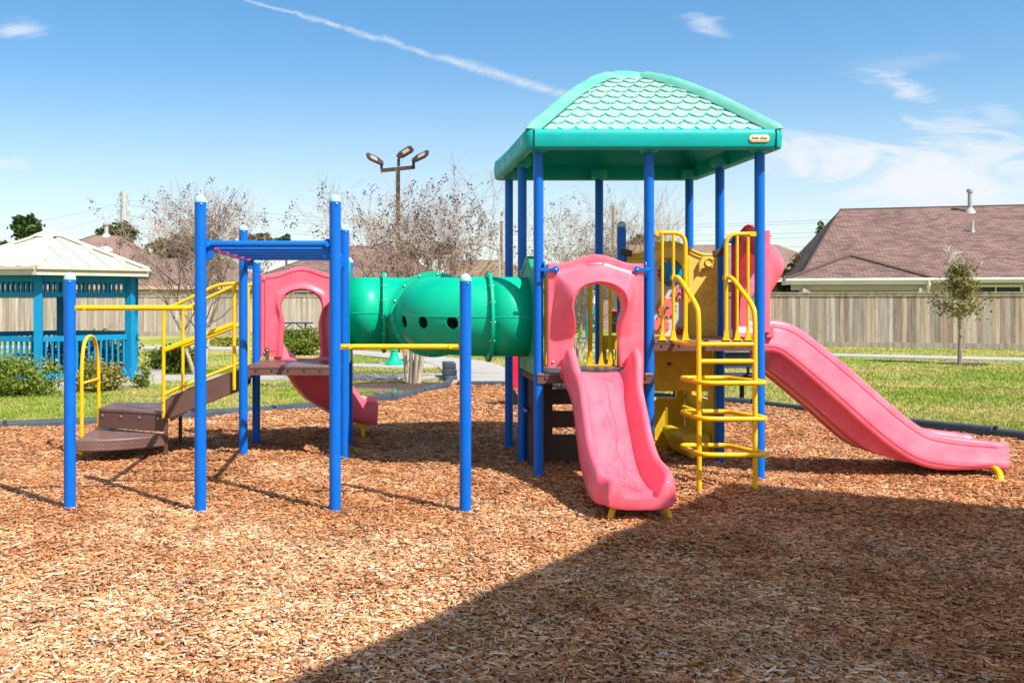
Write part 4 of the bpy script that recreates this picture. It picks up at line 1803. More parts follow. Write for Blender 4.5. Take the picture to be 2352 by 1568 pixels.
path('main_path', [(1.98, 18.7), (2.08, 20.0), (2.2, 22.6), (1.9, 25.2), (.6, 27.6), (-.9, 29.6), (-3.2, 31.3), (-6, 32.0), (-10, 32.6), (-18, 33.2), (-30, 33.5)], lambda t: 1.25 if t < .1 else 1.55, .036)
path('side_path', [(1.6, 28.9), (4, 30.6), (6.4, 30.4), (10.4, 29.1), (13.3, 28.0), (17.1, 26.1), (24, 22.5), (30, 18)], 1.35, .040)
path('far_path', [(2.2, 38.5), (6, 37.4), (10, 36.4)], 1.5, .036)
path('gazebo_path', [(1.9, 20.45), (.5, 20.35), (-1.5, 20.3), (-3.2, 20.2), (-4.4, 20.0)], 1.25, .044)
sheet('ramp_step', [(1.50, 18.35), (2.46, 18.30), (2.48, 18.69), (1.50, 18.69)], .075, M['grey'], thick=.08)

# ---- grass blades
def blades(y0, y1, dens, h, wd):
    x, y = scatter(y0, y1, dens, 2.6)
    k = ~inside(x, y, PLAY)
    for p in PATHS + [PAD, BED, BED2]:
        k &= ~inside(x, y, p)
    return x[k], y[k], np.full(k.sum(), h), np.full(k.sum(), wd)


def circle(cx, cy, rx, ry, n=28, jit=0.0, seed=1):
    q = random.Random(seed)
    return [(cx + rx * math.cos(2 * PI * i / n) * (1 + q.uniform(-jit, jit)), cy + ry * math.sin(2 * PI * i / n) * (1 + q.uniform(-jit, jit))) for i in range(n)]


GC = Vector((-6.62, 19.75, 0))
PAD = circle(GC.x, GC.y, 2.62, 2.62, 6)
PAD = [(GC.x + 2.6 * math.cos(R(-78 + 60 * i)), GC.y + 2.6 * math.sin(R(-78 + 60 * i))) for i in range(6)]
BED = circle(.45, 18.35, 1.15, .95, 40, .08, 3)
BED2 = circle(14.7, 24.6, .62, .5, 24, .1, 5)
bl = [blades(8.5, 14, 1300, .034, .006), blades(14, 18, 900, .030, .008), blades(18, 24, 500, .026, .011), blades(24, 33, 160, .024, .015)]
x, y, h, wd = [np.concatenate(q) for q in zip(*bl)]
n = len(x)
a = rng.uniform(0, 2 * PI, n)
h = h * rng.lognormal(0, .35, n)
lean = rng.normal(0, .6, (n, 2)) * h[:, None]
dx, dy = np.cos(a) * wd, np.sin(a) * wd
V_ = np.zeros((n, 3, 3))
V_[:, 0] = np.stack([x - dx, y - dy, 0 * x], 1)
V_[:, 1] = np.stack([x + dx, y + dy, 0 * x], 1)
V_[:, 2] = np.stack([x + lean[:, 0], y + lean[:, 1], h], 1)
cc = np.repeat(rng.uniform(.86, 1.10, (n, 1)), 3, 1) * (1 + rng.normal(0, .08, (n, 3)))
o = np_mesh('grass', V_.reshape(-1, 3), np.arange(n * 3).reshape(-1, 3), np.repeat(cc, 3, 0), M['blade'])
tag(o, 'short green and straw coloured lawn grass around the play area', 'grass', None, 'stuff')

sheet('tree_bed', BED, .012, M['soil'])
sheet('sapling_bed', BED2, .012, M['soil'])
x_, y_ = [], []
pud = sheet('puddle', circle(-.35, 17.5, .75, .42, 36, .16, 9), .016, M['water'])
sheet('puddle', circle(-2.0, 18.6, 1.2, .30, 36, .2, 12), .010, M['water'])
sheet('puddle', circle(.25, 17.05, .35, .30, 30, .15, 19), .020, M['water'])
sheet('round_concrete_pad', circle(.55, 23.9, 1.35, .9, 40), .03, M['concrete'], thick=.04)

# ---- plastic border timbers, each its own piece
def timbers(edge, label, group):
    pts = []
    acc = catmull([Vector((a, b, 0)) for a, b in edge], 20)
    L = [0]
    for p, q in zip(acc, acc[1:]):
        L.append(L[-1] + (q - p).length)
    step = 1.22
    k = int(L[-1] / step)

    def at(s):
        for i in range(len(L) - 1):
            if L[i + 1] >= s:
                return acc[i].lerp(acc[i + 1], (s - L[i]) / max(L[i + 1] - L[i], 1e-6))
        return acc[-1]
    for i in range(k):
        a, b = at(i * step), at((i + 1) * step)
        t = (b - a).normalized()
        sd = Vector((t.y, -t.x, 0))
        root = thing('border_timber', a.lerp(b, .5), label, 'border timber', group)
        prof_ = [(-.055, -.02), (-.055, .075), (-.045, .098), (-.02, .112), (.02, .112), (.045, .098), (.055, .075), (.055, -.02)]
        zo = .02 * math.sin(i * 2.3)
        mb = MB()
        mb.prism(prof_, lambda q, z, w_: a + t * w_ + sd * q + Vector((0, 0, z + zo * w_ / step)), .0, (b - a).length - .05)
        mb.build('beam', M['grey'], root, bevel=.006, ang=25)
        mb = MB()
        mb.prism([(-.05, -.02), (-.05, .07), (.05, .07), (.05, -.02)], lambda q, z, w_: a + t * w_ + sd * q + Vector((0, 0, z + zo)), (b - a).length - .048, (b - a).length - .002)
        e = a.lerp(b, .985)
        mb.lathe([(.022, .07), (.022, .118), (.012, .128), (1e-4, .128)], e + Vector((0, 0, zo)), 10)
        mb.build('joint_pin', M['grey'], root)


timbers(EDGE_L, 'blue-grey plastic border timber edging the wood chips left of the concrete ramp', 'border timbers along the left lawn')
timbers(EDGE_R, 'blue-grey plastic border timber edging the wood chips right of the tower', 'border timbers along the right lawn')
st = thing('timber_stack', (1.30, 19.55, 0), 'short stack of dark grey border timbers beside the end of the concrete ramp', 'timber stack')
mb = MB()
for k, (dx, z, dl) in enumerate(((0, .0, 0), (.0, .115, .12), (.0, .23, .34))):
    mb.box(1.32, 1.56, 19.42 + dl, 20.4, z, z + .112)
mb.build('beam', M['grey'], st, bevel=.012)

# ---- fences
def fence(name, a, b, label, cols, h=1.84, board=.0, cap_c=None):
    a, b = Vector(a), Vector(b)
    t = (b - a).normalized()
    sd = Vector((t.y, -t.x, 0))
    if sd.y > 0:
        sd = -sd
    ln = (b - a).length
    root = thing(name, a.lerp(b, .5), label, 'fence')
    q = random.Random(int(ln * 100))
    mb = MB()
    s_ = 0
    while s_ < ln:
        wdt = q.uniform(.132, .142)
        c = q.choice(cols)
        f_ = q.uniform(.8, 1.15)
        mb.c = tuple(x * f_ for x in c)
        p0 = a + t * s_
        p1 = a + t * (s_ + wdt - .006)
        off = sd * q.uniform(0, .008)
        zb, zt = .18 + q.uniform(-.01, .005), h - .09 + q.uniform(-.01, .012)
        v = []
        for z in (zb, zt):
            for p in (p0 + off, p1 + off, p1 - sd * .018, p0 - sd * .018):
                v.append(p + Vector((0, 0, z)))
        mb.add(v, [(0, 1, 5, 4), (1, 2, 6, 5), (2, 3, 7, 6), (3, 0, 4, 7), (4, 5, 6, 7)])
        s_ += wdt
    mb.build('board_panel', M['plank'], root, smooth=False)
    mb = MB()
    mb.c = cap_c or cols[0]
    mb.beam(a + sd * .0 + Vector((0, 0, h - .018)), b + Vector((0, 0, h - .018)), .13, .034)
    mb.c = tuple(x * 1.1 for x in (cap_c or cols[0]))
    mb.beam(a + sd * .025 + Vector((0, 0, h - .085)), b + sd * .025 + Vector((0, 0, h - .085)), .025, .09)
    mb.build('cap_rail', M['plank'], root, smooth=False)
    mb = MB()
    mb.c = tuple(x * .75 for x in cols[1])
    mb.beam(a + sd * .02 + Vector((0, 0, .09)), b + sd * .02 + Vector((0, 0, .09)), .04, .18)
    mb.build('kick_board', M['plank'], root, smooth=False)


greys = [(.37, .30, .235), (.43, .365, .305), (.30, .235, .185), (.45, .35, .265), (.26, .21, .17), (.41, .37, .33), (.38, .29, .22)]
tans = [(.40, .335, .28), (.43, .37, .32), (.37, .31, .26), (.46, .38, .31), (.39, .35, .31)]
fence('wooden_fence', (-24, 42.6, 0), (4.6, 43.6, 0), 'weathered tan board fence in front of the houses at the left', tans, 1.84)
fence('wooden_fence', (10.6, 34.6, 0), (31, 28.6, 0), 'weathered grey board fence before the big brown roofed house at the right', greys, 1.86)
fence('wooden_fence', (4.4, 62, 0), (22, 62, 0), 'distant pale board fence seen through the front arch', [(.52, .48, .42), (.58, .54, .48)], 1.9)


# ---- houses
def slope(mb, pts):
    """roof plane with shingle coordinates in metres; pts[0], pts[1] are the eave"""
    p = [Vector(q) for q in pts]
    ex = (p[1] - p[0]).normalized()
    nn = ex.cross(p[2] - p[0]).normalized()
    ey = nn.cross(ex)
    uv_ = [((q - p[0]).dot(ex), (q - p[0]).dot(ey)) for q in p]
    mb.add(p, [list(range(len(p)))], [uv_])


def hip_house(name, org, ang, lx, ly, ze, zr, hipx, label, mat, wallm, fasm, gutm=None, windows=(), over=.45, extra=None, wz=0.0):
    """local x along the front, local y away; hip roof with ridge along x"""
    c, s = math.cos(ang), math.sin(ang)

    def L(x, y, z):
        return Vector((org[0] + x * c - y * s, org[1] + x * s + y * c, z))
    root = thing(name, L(lx / 2, ly / 2, 0), label, 'house')
    mb = MB()
    o = over
    for a, b in (((0, 0), (lx, 0)), ((lx, 0), (lx, ly)), ((lx, ly), (0, ly)), ((0, ly), (0, 0))):
        mb.quad(L(a[0], a[1], 0), L(b[0], b[1], 0), L(b[0], b[1], ze), L(a[0], a[1], ze))
    mb.build('wall', wallm, root, smooth=False)
    mb = MB()
    A, B, C, D_ = L(-o, -o, ze), L(lx + o, -o, ze), L(lx + o, ly + o, ze), L(-o, ly + o, ze)
    h0, h1 = hipx
    E, G_ = L(h0, ly / 2, zr), L(lx - h1, ly / 2, zr)
    slope(mb, [A, B, G_, E])
    slope(mb, [B, C, G_])
    slope(mb, [C, D_, E, G_])
    slope(mb, [D_, A, E])
    mb.quad(A, B, C, D_)
    rf = mb.build('roof', mat, root, smooth=False, fix=False)
    mb = MB()
    mb.beam(L(-o, -o - .02, ze - .10), L(lx + o, -o - .02, ze - .10), .03, .2)
    mb.beam(L(-o - .02, -o, ze - .10), L(-o - .02, ly + o, ze - .10), .03, .2)
    mb.beam(L(lx + o + .02, -o, ze - .10), L(lx + o + .02, ly + o, ze - .10), .03, .2)
    mb.quad(L(-o, -o, ze - .19), L(lx + o, -o, ze - .19), L(lx + o, .02, ze - .19), L(-o, .02, ze - .19))
    mb.build('fascia', fasm, root, smooth=False)
    cp_ = MB()
    cp_.tube([A + Vector((0, 0, .0)), E + Vector((0, 0, .0)), G_ + Vector((0, 0, .0)), B + Vector((0, 0, .0))], .05, 6)
    cp_.build('ridge_cap', M['shingle2'], rf)
    if gutm:
        mb = MB()
        mb.beam(L(-o, -o - .08, ze - .05), L(lx + o, -o - .08, ze - .05), .10, .10)
        mb.build('gutter', gutm, root, bevel=.02)
    for x0, x1, z0, z1 in windows:
        w_ = MB()
        for a0, a1, b0, b1 in ((x0 - .09, x0, z0 - .09, z1 + .09), (x1, x1 + .09, z0 - .09, z1 + .09), (x0, x1, z1, z1 + .09), (x0, x1, z0 - .09, z0), ((x0 + x1) / 2 - .02, (x0 + x1) / 2 + .02, z0, z1)):
            w_.add([L(a, -.05, b) for a, b in ((a0, b0), (a1, b0), (a1, b1), (a0, b1))] + [L(a, .01, b) for a, b in ((a0, b0), (a1, b0), (a1, b1), (a0, b1))],
                   [(0, 1, 2, 3), (0, 1, 5, 4), (1, 2, 6, 5), (2, 3, 7, 6), (3, 0, 4, 7)])
        w_o = w_.build('window', M['white'], root, smooth=False)
        g_ = MB()
        g_.quad(L(x0, -.02, z0), L(x1, -.02, z0), L(x1, -.02, z1), L(x0, -.02, z1))
        g_.build('pane', M['glass'], w_o, smooth=False)
    return root, L, rf


def vent(rf, p, h, r_=.06, big=False):
    mb = MB()
    mb.lathe([(r_ * 2.6, -.15), (r_ * 2.2, .03), (r_ * 1.15, .16), (r_, .18), (r_, h), (r_ * 1.0, h)], p, 14)
    if big:
        mb.lathe([(r_ * 1.5, h - .02), (r_ * 1.5, h + .12), (r_ * 1.2, h + .14), (1e-4, h + .14)], p, 14)
    mb.build('roof_vent', M['galv'], rf)


# right: big brown roof with a small hipped porch
org = (19.2, 43.0)
RT, L_, rf = hip_house('house', org, R(-17), 26, 13.0, 2.50, 6.05, (1.9, 5), 'large house with brown shingle hip roof and white gutter at the right', M['shingle'], M['beige'], M['white'], M['white'],
                       ((6.0, 7.8, 1.2, 2.12), (10.0, 12.0, 1.2, 2.12), (14.4, 16.4, 1.2, 2.12)), .75)
mb = MB()
zE, zA = 2.47, 3.50
a0, a1, f0 = -1.4, 4.1, -1.9
A, B, C, D_, E = L_(a0, f0, zE), L_(a1, f0, zE), L_(a1 + .3, -.42, zE + .02), L_(a0, .6, zE), L_((a0 + a1) / 2 + .1, .55, zA)
E2_ = L_((a0 + a1) / 2 + .1, 2.4, zA)
slope(mb, [A, B, E])
slope(mb, [B, L_(a1, 2.6, zE), E2_, E])
slope(mb, [L_(a0, 2.6, zE), A, E, E2_])
pr_ = mb.build('porch_roof', M['shingle'], RT, smooth=False, fix=False)
mb = MB()
mb.tube([A, E, B], .09, 6)
mb.build('ridge_cap', M['shingle2'], pr_)
mb = MB()
mb.beam(L_(a0 - .05, f0 - .05, zE - .04), L_(a1 + .05, f0 - .05, zE - .04), .11, .11)
mb.beam(L_(a0, f0 + .02, zE - .16), L_(a1, f0 + .02, zE - .16), .03, .16)
mb.build('gutter', M['white'], RT, bevel=.02)
mb = MB()
mb.beam(L_(a0 + .2, f0 + .2, zE - .36), L_(a1 - .1, f0 + .2, zE - .36), .16, .24)
for xx in (a0 + .75, a1 - .35):
    mb.beam(L_(xx, f0 + .2, 0), L_(xx, f0 + .2, zE - .4), .32, .32)
mb.build('porch_frame', M['beige'], RT, smooth=False)
mb = MB()
mb.tube(rpath([L_(a1 - .1, f0 - .05, zE - .1), L_(a1 - .1, f0 - .05, zE - .3), L_(a1 - .1, f0 + .1, zE - .5), L_(a1 - .1, f0 + .1, .2)], .06), .05, 8)
mb.build('downpipe', M['white'], RT)


def on_roof(u, v, dguess):
    return P(u, v, dguess)


def roof_pt(L, org_l, ly, ze, zr, over, x, k):
    """point on the front slope, k from 0 at the eave to 1 at the ridge"""
    y = lerp(-over, ly / 2, k)
    return L(x, y, lerp(ze, zr, k))


vent(rf, roof_pt(L_, org, 13, 2.5, 6.05, .45, 7.45, .915), .95, .10, True)
vent(rf, roof_pt(L_, org, 13, 2.5, 6.05, .45, 7.0, .60), .55, .05)

# left: two brown hip roofs and an olive one further off
HL, L2, rf2 = hip_house('house', (-24.5, 56.5), R(0), 12.6, 15, 2.36, 5.75, (5.9, 5.2), 'brown roofed house with peach fascia behind the gazebo', M['shingle2'], M['beige'], M['fascia'], None,
                        ((10.0, 11.6, 1.0, 1.95), (5.6, 7.2, 1.0, 1.95)))
mb = MB()
slope(mb, [L2(6, -.46, 2.365), L2(17.2, -.46, 2.365), L2(15.0, 6, 4.20), L2(6, 6, 4.20)])
slope(mb, [L2(17.2, -.46, 2.365), L2(17.2, 12.4, 2.365), L2(15, 6, 4.20)])
slope(mb, [L2(17.2, 12.4, 2.365), L2(6, 12.4, 2.365), L2(6, 6, 4.20), L2(15, 6, 4.20)])
mb.build('wing_roof', M['shingle2'], HL, smooth=False, fix=False)
mb = MB()
mb.box(*(lambda a, b: (a.x, b.x, a.y, b.y))(L2(12.0, .05, 0), L2(16.7, 11.8, 0)), 0, 2.36)
mb.build('wing_wall', M['beige'], HL, smooth=False)
mb = MB()
mb.beam(L2(13.1, -.49, 2.26), L2(17.2, -.49, 2.26), .03, .2)
mb.build('wing_fascia', M['fascia'], HL, smooth=False)
vent(rf2, L2(6.7, 7.5, 5.70), .75, .14, True)
vent(rf2, L2(7.3, 5.0, 4.72), .2, .22)
HM, L3, rf3 = hip_house('house', (-7.6, 58.0), R(0), 11.6, 13, 2.6, 5.05, (5.0, 3.6), 'brown roofed house behind the overhead ladder and the green tube', M['shingle'], M['beige'], M['white'], None, ((2.6, 4.2, 1.1, 2.0), (6, 7.6, 1.1, 2.0)))
vent(rf3, L3(4.6, 5.6, 4.72), .35, .07)
HO, L4, rf4 = hip_house('house', (2.8, 76), R(-4), 11.5, 10, 2.6, 4.75, (4.6, 4.6), 'low olive-brown roof far behind the bare tree', M['shingle3'], M['beige'], M['white'])
mb = MB()
ch = P(1007, 615, 74)
mb.box(ch.x - .75, ch.x + .75, 73, 74.4, 2.5, ch.z + .8)
mb.box(ch.x - .85, ch.x + .85, 72.9, 74.5, ch.z + .8, ch.z + .95)
mb.build('chimney', M['white'], HO, smooth=False)
# house end with brick pier and garage door, seen through the front arch
GH = thing('house', (14, 56, 0), 'pale house end with a brick pier and garage door seen through the front arch', 'house')
g0 = P(1379, 700, 50)
mb = MB()
mb.box(11.0, 24, 50.4, 58, 0, 2.7)
mb.build('wall', M['beige'], GH, smooth=False)
mb = MB()
mb.box(11.0, 11.75, 50.1, 50.38, 0, 2.5)
mb.build('brick_pier', M['brick'], GH, smooth=False)
mb = MB()
mb.box(12.3, 14.9, 50.30, 50.39, 0, 2.15)
for i in range(4):
    mb.box(12.35, 14.85, 50.28, 50.30, .06 + .53 * i, .52 + .53 * i)
mb.build('garage_door', plastic('garage_green_grey', (.40, .44, .36), .6), GH, smooth=False)
mb = MB()
slope(mb, [(10.4, 49.6, 2.7), (24.5, 49.6, 2.7), (22, 54, 4.6), (13.5, 54, 4.6)])
slope(mb, [(10.4, 58.6, 2.7), (10.4, 49.6, 2.7), (13.5, 54, 4.6)])
mb.build('roof', M['shingle2'], GH, smooth=False, fix=False)
mb = MB()
mb.box(10.4, 24.5, 49.56, 49.6, 2.48, 2.7)
mb.build('fascia', M['white'], GH, smooth=False)
# chimney of a house hidden by the right hand trees
CH = thing('house', (20, 66, 0), 'house hidden by trees at the right with a white chimney and a round dish', 'house')
c_ = P(1838, 610, 62)
mb = MB()
mb.box(c_.x - .65, c_.x + .65, 61.5, 63, 2, c_.z + .15)
ch_ = mb.build('chimney', M['white'], CH, smooth=False)
mb = MB()
mb.box(c_.x - .5, c_.x + .3, 61.7, 62.8, c_.z + .15, c_.z + .55)
mb.build('chimney_cap', M['bronze'], ch_)
mb = MB()
mb.lathe([(1e-4, 0), (.3, .05), (.5, .16), (.5, .18), (.3, .08), (1e-4, .03)], (c_.x + .75, 61.4, c_.z + .42), 20, (.2, -1, .3))
mb.build('dish', M['white'], CH)
mb = MB()
slope(mb, [(c_.x - 4, 58, 2.6), (c_.x + 9, 58, 2.6), (c_.x + 6, 66, 4.1), (c_.x - 1, 66, 4.1)])
slope(mb, [(c_.x - 4, 74, 2.6), (c_.x - 4, 58, 2.6), (c_.x - 1, 66, 4.1)])
mb.build('roof', M['shingle'], CH, smooth=False, fix=False)
mb = MB()
mb.box(c_.x - 3.5, c_.x + 8.5, 58.5, 73.5, 0, 2.58)
mb.build('wall', M['beige'], CH, smooth=False)

# ---- gazebo
GZ = thing('gazebo', GC, 'blue wooden hexagonal gazebo with a cream metal roof at the left', 'gazebo')
RP, RE, ZB, ZE_, ZA_ = 1.84, 2.22, .10, 2.22, 2.98


def gp_(k, r_, z, a0=-78):
    a = R(a0 + 60 * k)
    return Vector((GC.x + r_ * math.cos(a), GC.y + r_ * math.sin(a), z))


sheet('gazebo_slab', PAD, .10, M['concrete'], thick=.14)
for k in range(6):
    p = gp_(k, RP, 0)
    mb = MB()
    d_ = (p - GC)
    d_.z = 0
    d_.normalize()
    mb.beam(p + Vector((0, 0, .10)), p + Vector((0, 0, ZE_ - .12)), .15, .15, d_)
    mb.box(p.x - .1, p.x + .1, p.y - .1, p.y + .1, .10, .13)
    mb.build('post', M['gazblue'], GZ, bevel=.006)
for k in range(6):
    a, b = gp_(k, RP, 0), gp_(k + 1, RP, 0)
    t = (b - a).normalized()
    a, b = a + t * .08, b - t * .08
    up_ = lambda z: Vector((0, 0, z))
    if k not in (4,):
        mb = MB()
        mb.beam(a + up_(.90), b + up_(.90), .05, .10)
        mb.beam(a + up_(.21), b + up_(.21), .05, .09)
        n = 14
        for i in range(n):
            q = a.lerp(b, (i + .5) / n)
            mb.beam(q + up_(.25), q + up_(.86), .035, .035, t)
        mb.build('railing', M['gazblue'], GZ, smooth=False)
    mb = MB()
    mb.beam(a + up_(2.02), b + up_(2.02), .05, .13)
    mb.beam(a + up_(1.72), b + up_(1.72), .05, .09)
    n = 15
    for i in range(n):
        q = a.lerp(b, (i + .5) / n)
        mb.beam(q + up_(1.76), q + up_(1.96), .035, .035, t)
    mb.build('frieze', M['gazblue'], GZ, smooth=False)
mb = MB()
for k in range(6):
    a, b = gp_(k, RE, ZE_), gp_(k + 1, RE, ZE_)
    ap = Vector((GC.x, GC.y, ZA_))
    mb.add([a, b, ap], [(0, 1, 2)])
    # standing ribs on each face
    n = 5
    for i in range(1, n + 1):
        q = a.lerp(b, i / (n + 1))
        f_ = 1 - abs(2 * i / (n + 1) - 1)
        mid = (a + b) / 2
        e = q + (ap - mid) * f_ * .985
        mb.beam(q + Vector((0, 0, .012)), e + Vector((0, 0, .012)), .11, .024)
rfz = mb.build('roof', M['gazroof'], GZ, smooth=False, fix=False)
for k in range(6):
    mb = MB()
    a = gp_(k, RE, ZE_)
    mb.beam(a + Vector((0, 0, .02)), Vector((GC.x, GC.y, ZA_ + .02)), .20, .03)
    mb.build('hip_cap', M['gazroof'], rfz, smooth=False)
mb = MB()
mb.lathe([(.42, -.10), (.40, -.06), (.05, .06), (1e-4, .065)], (GC.x, GC.y, ZA_), 6)
mb.build('apex_cap', M['gazroof'], rfz, smooth=False)
for k in range(6):
    a, b = gp_(k, RE, 0), gp_(k + 1, RE, 0)
    mb = MB()
    o_ = ((a + b) / 2 - GC)
    o_.z = 0
    o_.normalize()
    mb.beam(a + Vector((0, 0, ZE_ - .075)), b + Vector((0, 0, ZE_ - .075)), .05, .15)
    mb.beam(a + o_ * .045 + Vector((0, 0, ZE_ - .02)), b + o_ * .045 + Vector((0, 0, ZE_ - .02)), .045, .05)
    mb.build('gutter', M['gutter'], GZ, smooth=False)
mb = MB()
mb.add([gp_(k, RE - .03, ZE_ - .155) for k in range(6)], [(0, 1, 2, 3, 4, 5)])
mb.build('soffit', M['gazblue'], GZ, smooth=False)


# a dark mesh picnic table inside it
def mesh_mat():
    k = NT('expanded_metal')
    vo = k.n('ShaderNodeTexVoronoi', Scale=1.0, Vector=k.co(scale=(26, 26, 44), rot=(0, 0, 0)), Randomness=0.0)
    fac = k.ramp(vo.outputs['Distance'], [(.30, 0.0), (.36, 1.0)])
    k.b(Base_Color=(.012, .02, .035, 1), Roughness=.4, Alpha=fac)
    return k.m


M['mesh'] = mesh_mat()


def picnic(name, c, label, w_=1.5, mat='navy'):
    t_ = thing(name, c, label, 'picnic table')
    x, y = c[0], c[1]
    z0 = c[2]
    mb = MB()
    mb.box(x - w_ / 2, x + w_ / 2, y - .38, y + .38, z0 + .72, z0 + .76)
    mb.build('table_top', M[mat], t_, bevel=.01)
    for sy in (-1, 1):
        mb = MB()
        mb.box(x - w_ / 2, x + w_ / 2, y + sy * .68 - .13, y + sy * .68 + .13, z0 + .43, z0 + .46)
        mb.build('bench_seat', M[mat], t_, bevel=.01)
    for sx in (-1, 1):
        mb = MB()
        xx = x + sx * (w_ / 2 - .28)
        for sy in (-1, 1):
            mb.tube([(xx, y + sy * .12, z0 + .72), (xx, y + sy * .62, z0 + .0)], .025, 8)
        mb.tube([(xx, y - .68, z0 + .42), (xx, y + .68, z0 + .42)], .022, 8)
        mb.tube([(xx, y, z0 + .44), (xx - sx * .35, y, z0 + .72)], .018, 6)
        mb.build('leg_frame', M[mat], t_)
    return t_


picnic('picnic_table', (GC.x + .35, GC.y + .1, .10), 'dark coated metal picnic table under the gazebo roof', 1.7)
picnic('picnic_table', (-3.15, 36.2, 0), 'navy picnic table behind the clipped hedge, seen through the left pink panel', 1.45)
picnic('picnic_table', (7.05, 41.5, 0), 'navy picnic table far off, seen through the front arch', 1.5)

# bench with mesh back on a pedestal, right of the tower
BN = thing('bench', (5.35, 15.75, 0), 'dark mesh backed pedestal bench on the lawn behind the yellow ladder', 'bench')
mb = MB()
bx0, bx1, by = 4.55, 6.02, 15.7
for z in (.42,):
    mb.tube(rpath([(bx0, by - .2, z), (bx1, by - .2, z), (bx1, by + .2, z), (bx0, by + .2, z), (bx0, by - .2, z)], .06), .03, 10)
mb.build('seat_frame', M['black'], BN)
mb = MB()
mb.box(bx0, bx1, by - .2, by + .2, .42, .43)
mb.build('seat', M['mesh'], BN, smooth=False)
mb = MB()
mb.tube(rpath([(bx0, by - .26, .57), (bx1, by - .26, .57), (bx1, by - .31, .80), (bx0, by - .31, .80), (bx0, by - .26, .57)], .04), .017, 8)
mb.build('back_frame', M['navy'], BN)
mb = MB()
mb.prism([(bx0, .58), (bx1, .58), (bx1, .79), (bx0, .79)], lambda a, b, t: (a, by - .26 - (b - .57) * .2 + t, b), 0, .004)
mb.build('backrest', M['mesh'], BN, smooth=False)
for x in (4.75, 5.82):
    mb = MB()
    mb.tube([(x, by, -.05), (x, by, .40)], .036, 12)
    mb.tube(rpath([(x, by + .19, .385), (x, by - .12, .385), (x, by - .26, .45), (x, by - .27, .58)], .06), .022, 8)
    mb.build('leg', M['black'], BN)

# ---- lamp post with three heads
LP = P(914, 388, 30)
lx, lz = LP.x, LP.z
lamp = thing('lamp_post', (lx, 30, 0), 'brown square lamp post with three flat lamp heads behind the bare tree', 'lamp post')
mb = MB()
mb.beam((lx, 30, 0), (lx, 30, lz + .05), .13, .13, Vector((0, 1, 0)))
mb.build('pole', M['bronze'], lamp, smooth=False)
mb = MB()
mb.beam((lx - .52, 29.95, lz - .06), (lx + .52, 30.05, lz + .06), .10, .11)
mb.build('cross_arm', M['bronze'], lamp, smooth=False)
for x, dx, dz in ((lx - .50, -1, .20), (lx + .02, .75, .30), (lx + .48, 1, .20)):
    mb = MB()
    zb_ = lz + (.0 if dx < 0 else .08)
    mb.tube([(x, 30, zb_), (x, 30, zb_ + dz * .75)], .045, 8)
    c0 = Vector((x, 30, zb_ + dz))
    ux = Vector((dx, -.1, .45)).normalized()
    uy = Vector((.15 * dx, .72, .68)).normalized() if abs(dx) == 1 else Vector((-.35, .75, .55)).normalized()
    un = ux.cross(uy).normalized()
    pts = [(-.05, -.07), (.10, -.17), (.42, -.17), (.50, -.10), (.50, .10), (.42, .17), (.10, .17), (-.05, .07)]
    mb.prism(pts, lambda a, b, t: c0 + ux * a + uy * b + un * t, -.025, .025)
    hd = mb.build('lamp_head', M['bronze'], lamp, smooth=False)
    lo = MB()
    sg = 1 if un.y < 0 else -1
    lo.prism([(.16, -.09), (.38, -.09), (.38, .09), (.16, .09)], lambda a, b, t: c0 + ux * a + uy * b + un * (sg * t), .026, .034)
    lo.build('lens', M['lens'], hd, smooth=False)

# green pedestal on its pad
pd = thing('drinking_fountain', (.38, 24.0, 0), 'green pedestal with a flared bell-shaped foot on a round concrete pad', 'pedestal')
mb = MB()
mb.lathe([(.235, .03), (.235, .055), (.21, .075), (.14, .16), (.10, .26), (.085, .36), (.10, .37), (.10, .39), (.075, .40), (.07, .43)], (.38, 24, 0), 24)
mb.build('bell_base', M['green'], pd)
mb = MB()
mb.tube([(.38, 24, .42), (.38, 24, .98)], .062, 14)
mb.lathe([(.06, .95), (.17, 1.0), (.20, 1.06), (.15, 1.07), (.02, 1.03), (1e-4, 1.03)], (.38, 24, 0), 20)
mb.build('column', M['green'], pd)

# red spring rider behind the tower
rd = thing('spring_rider', (2.15, 14.9, 0), 'red rocking toy on a dark base, half hidden behind the blue tower posts', 'spring rider')
for yy in (14.75, 15.05):
    mb = MB()
    mb.prism([(2.02, .30), (2.60, .30), (2.66, .52), (2.52, .60), (2.46, .84), (2.38, .86), (2.34, .62), (2.16, .56), (2.12, .86), (2.03, .70), (2.00, .55)], lambda a, b, t: (a, yy + t, b), -.015, .015)
    mb.build('side_board', M['red'], rd, bevel=.008)
mb = MB()
mb.box(2.10, 2.50, 14.77, 15.03, .48, .51)
mb.build('seat', M['red'], rd, bevel=.01)
mb = MB()
mb.tube([(2.32 + .11 * math.cos(i * .5), 14.9 + .11 * math.sin(i * .5), .0 + .30 * i / 50) for i in range(51)], .02, 8)
mb.prism([(2.02, 0), (2.62, 0), (2.62, .06), (2.5, .12), (2.14, .12), (2.02, .30)], lambda a, b, t: (a, 14.9 + t, b), -.14, .14)
mb.build('spring_base', M['black'], rd)

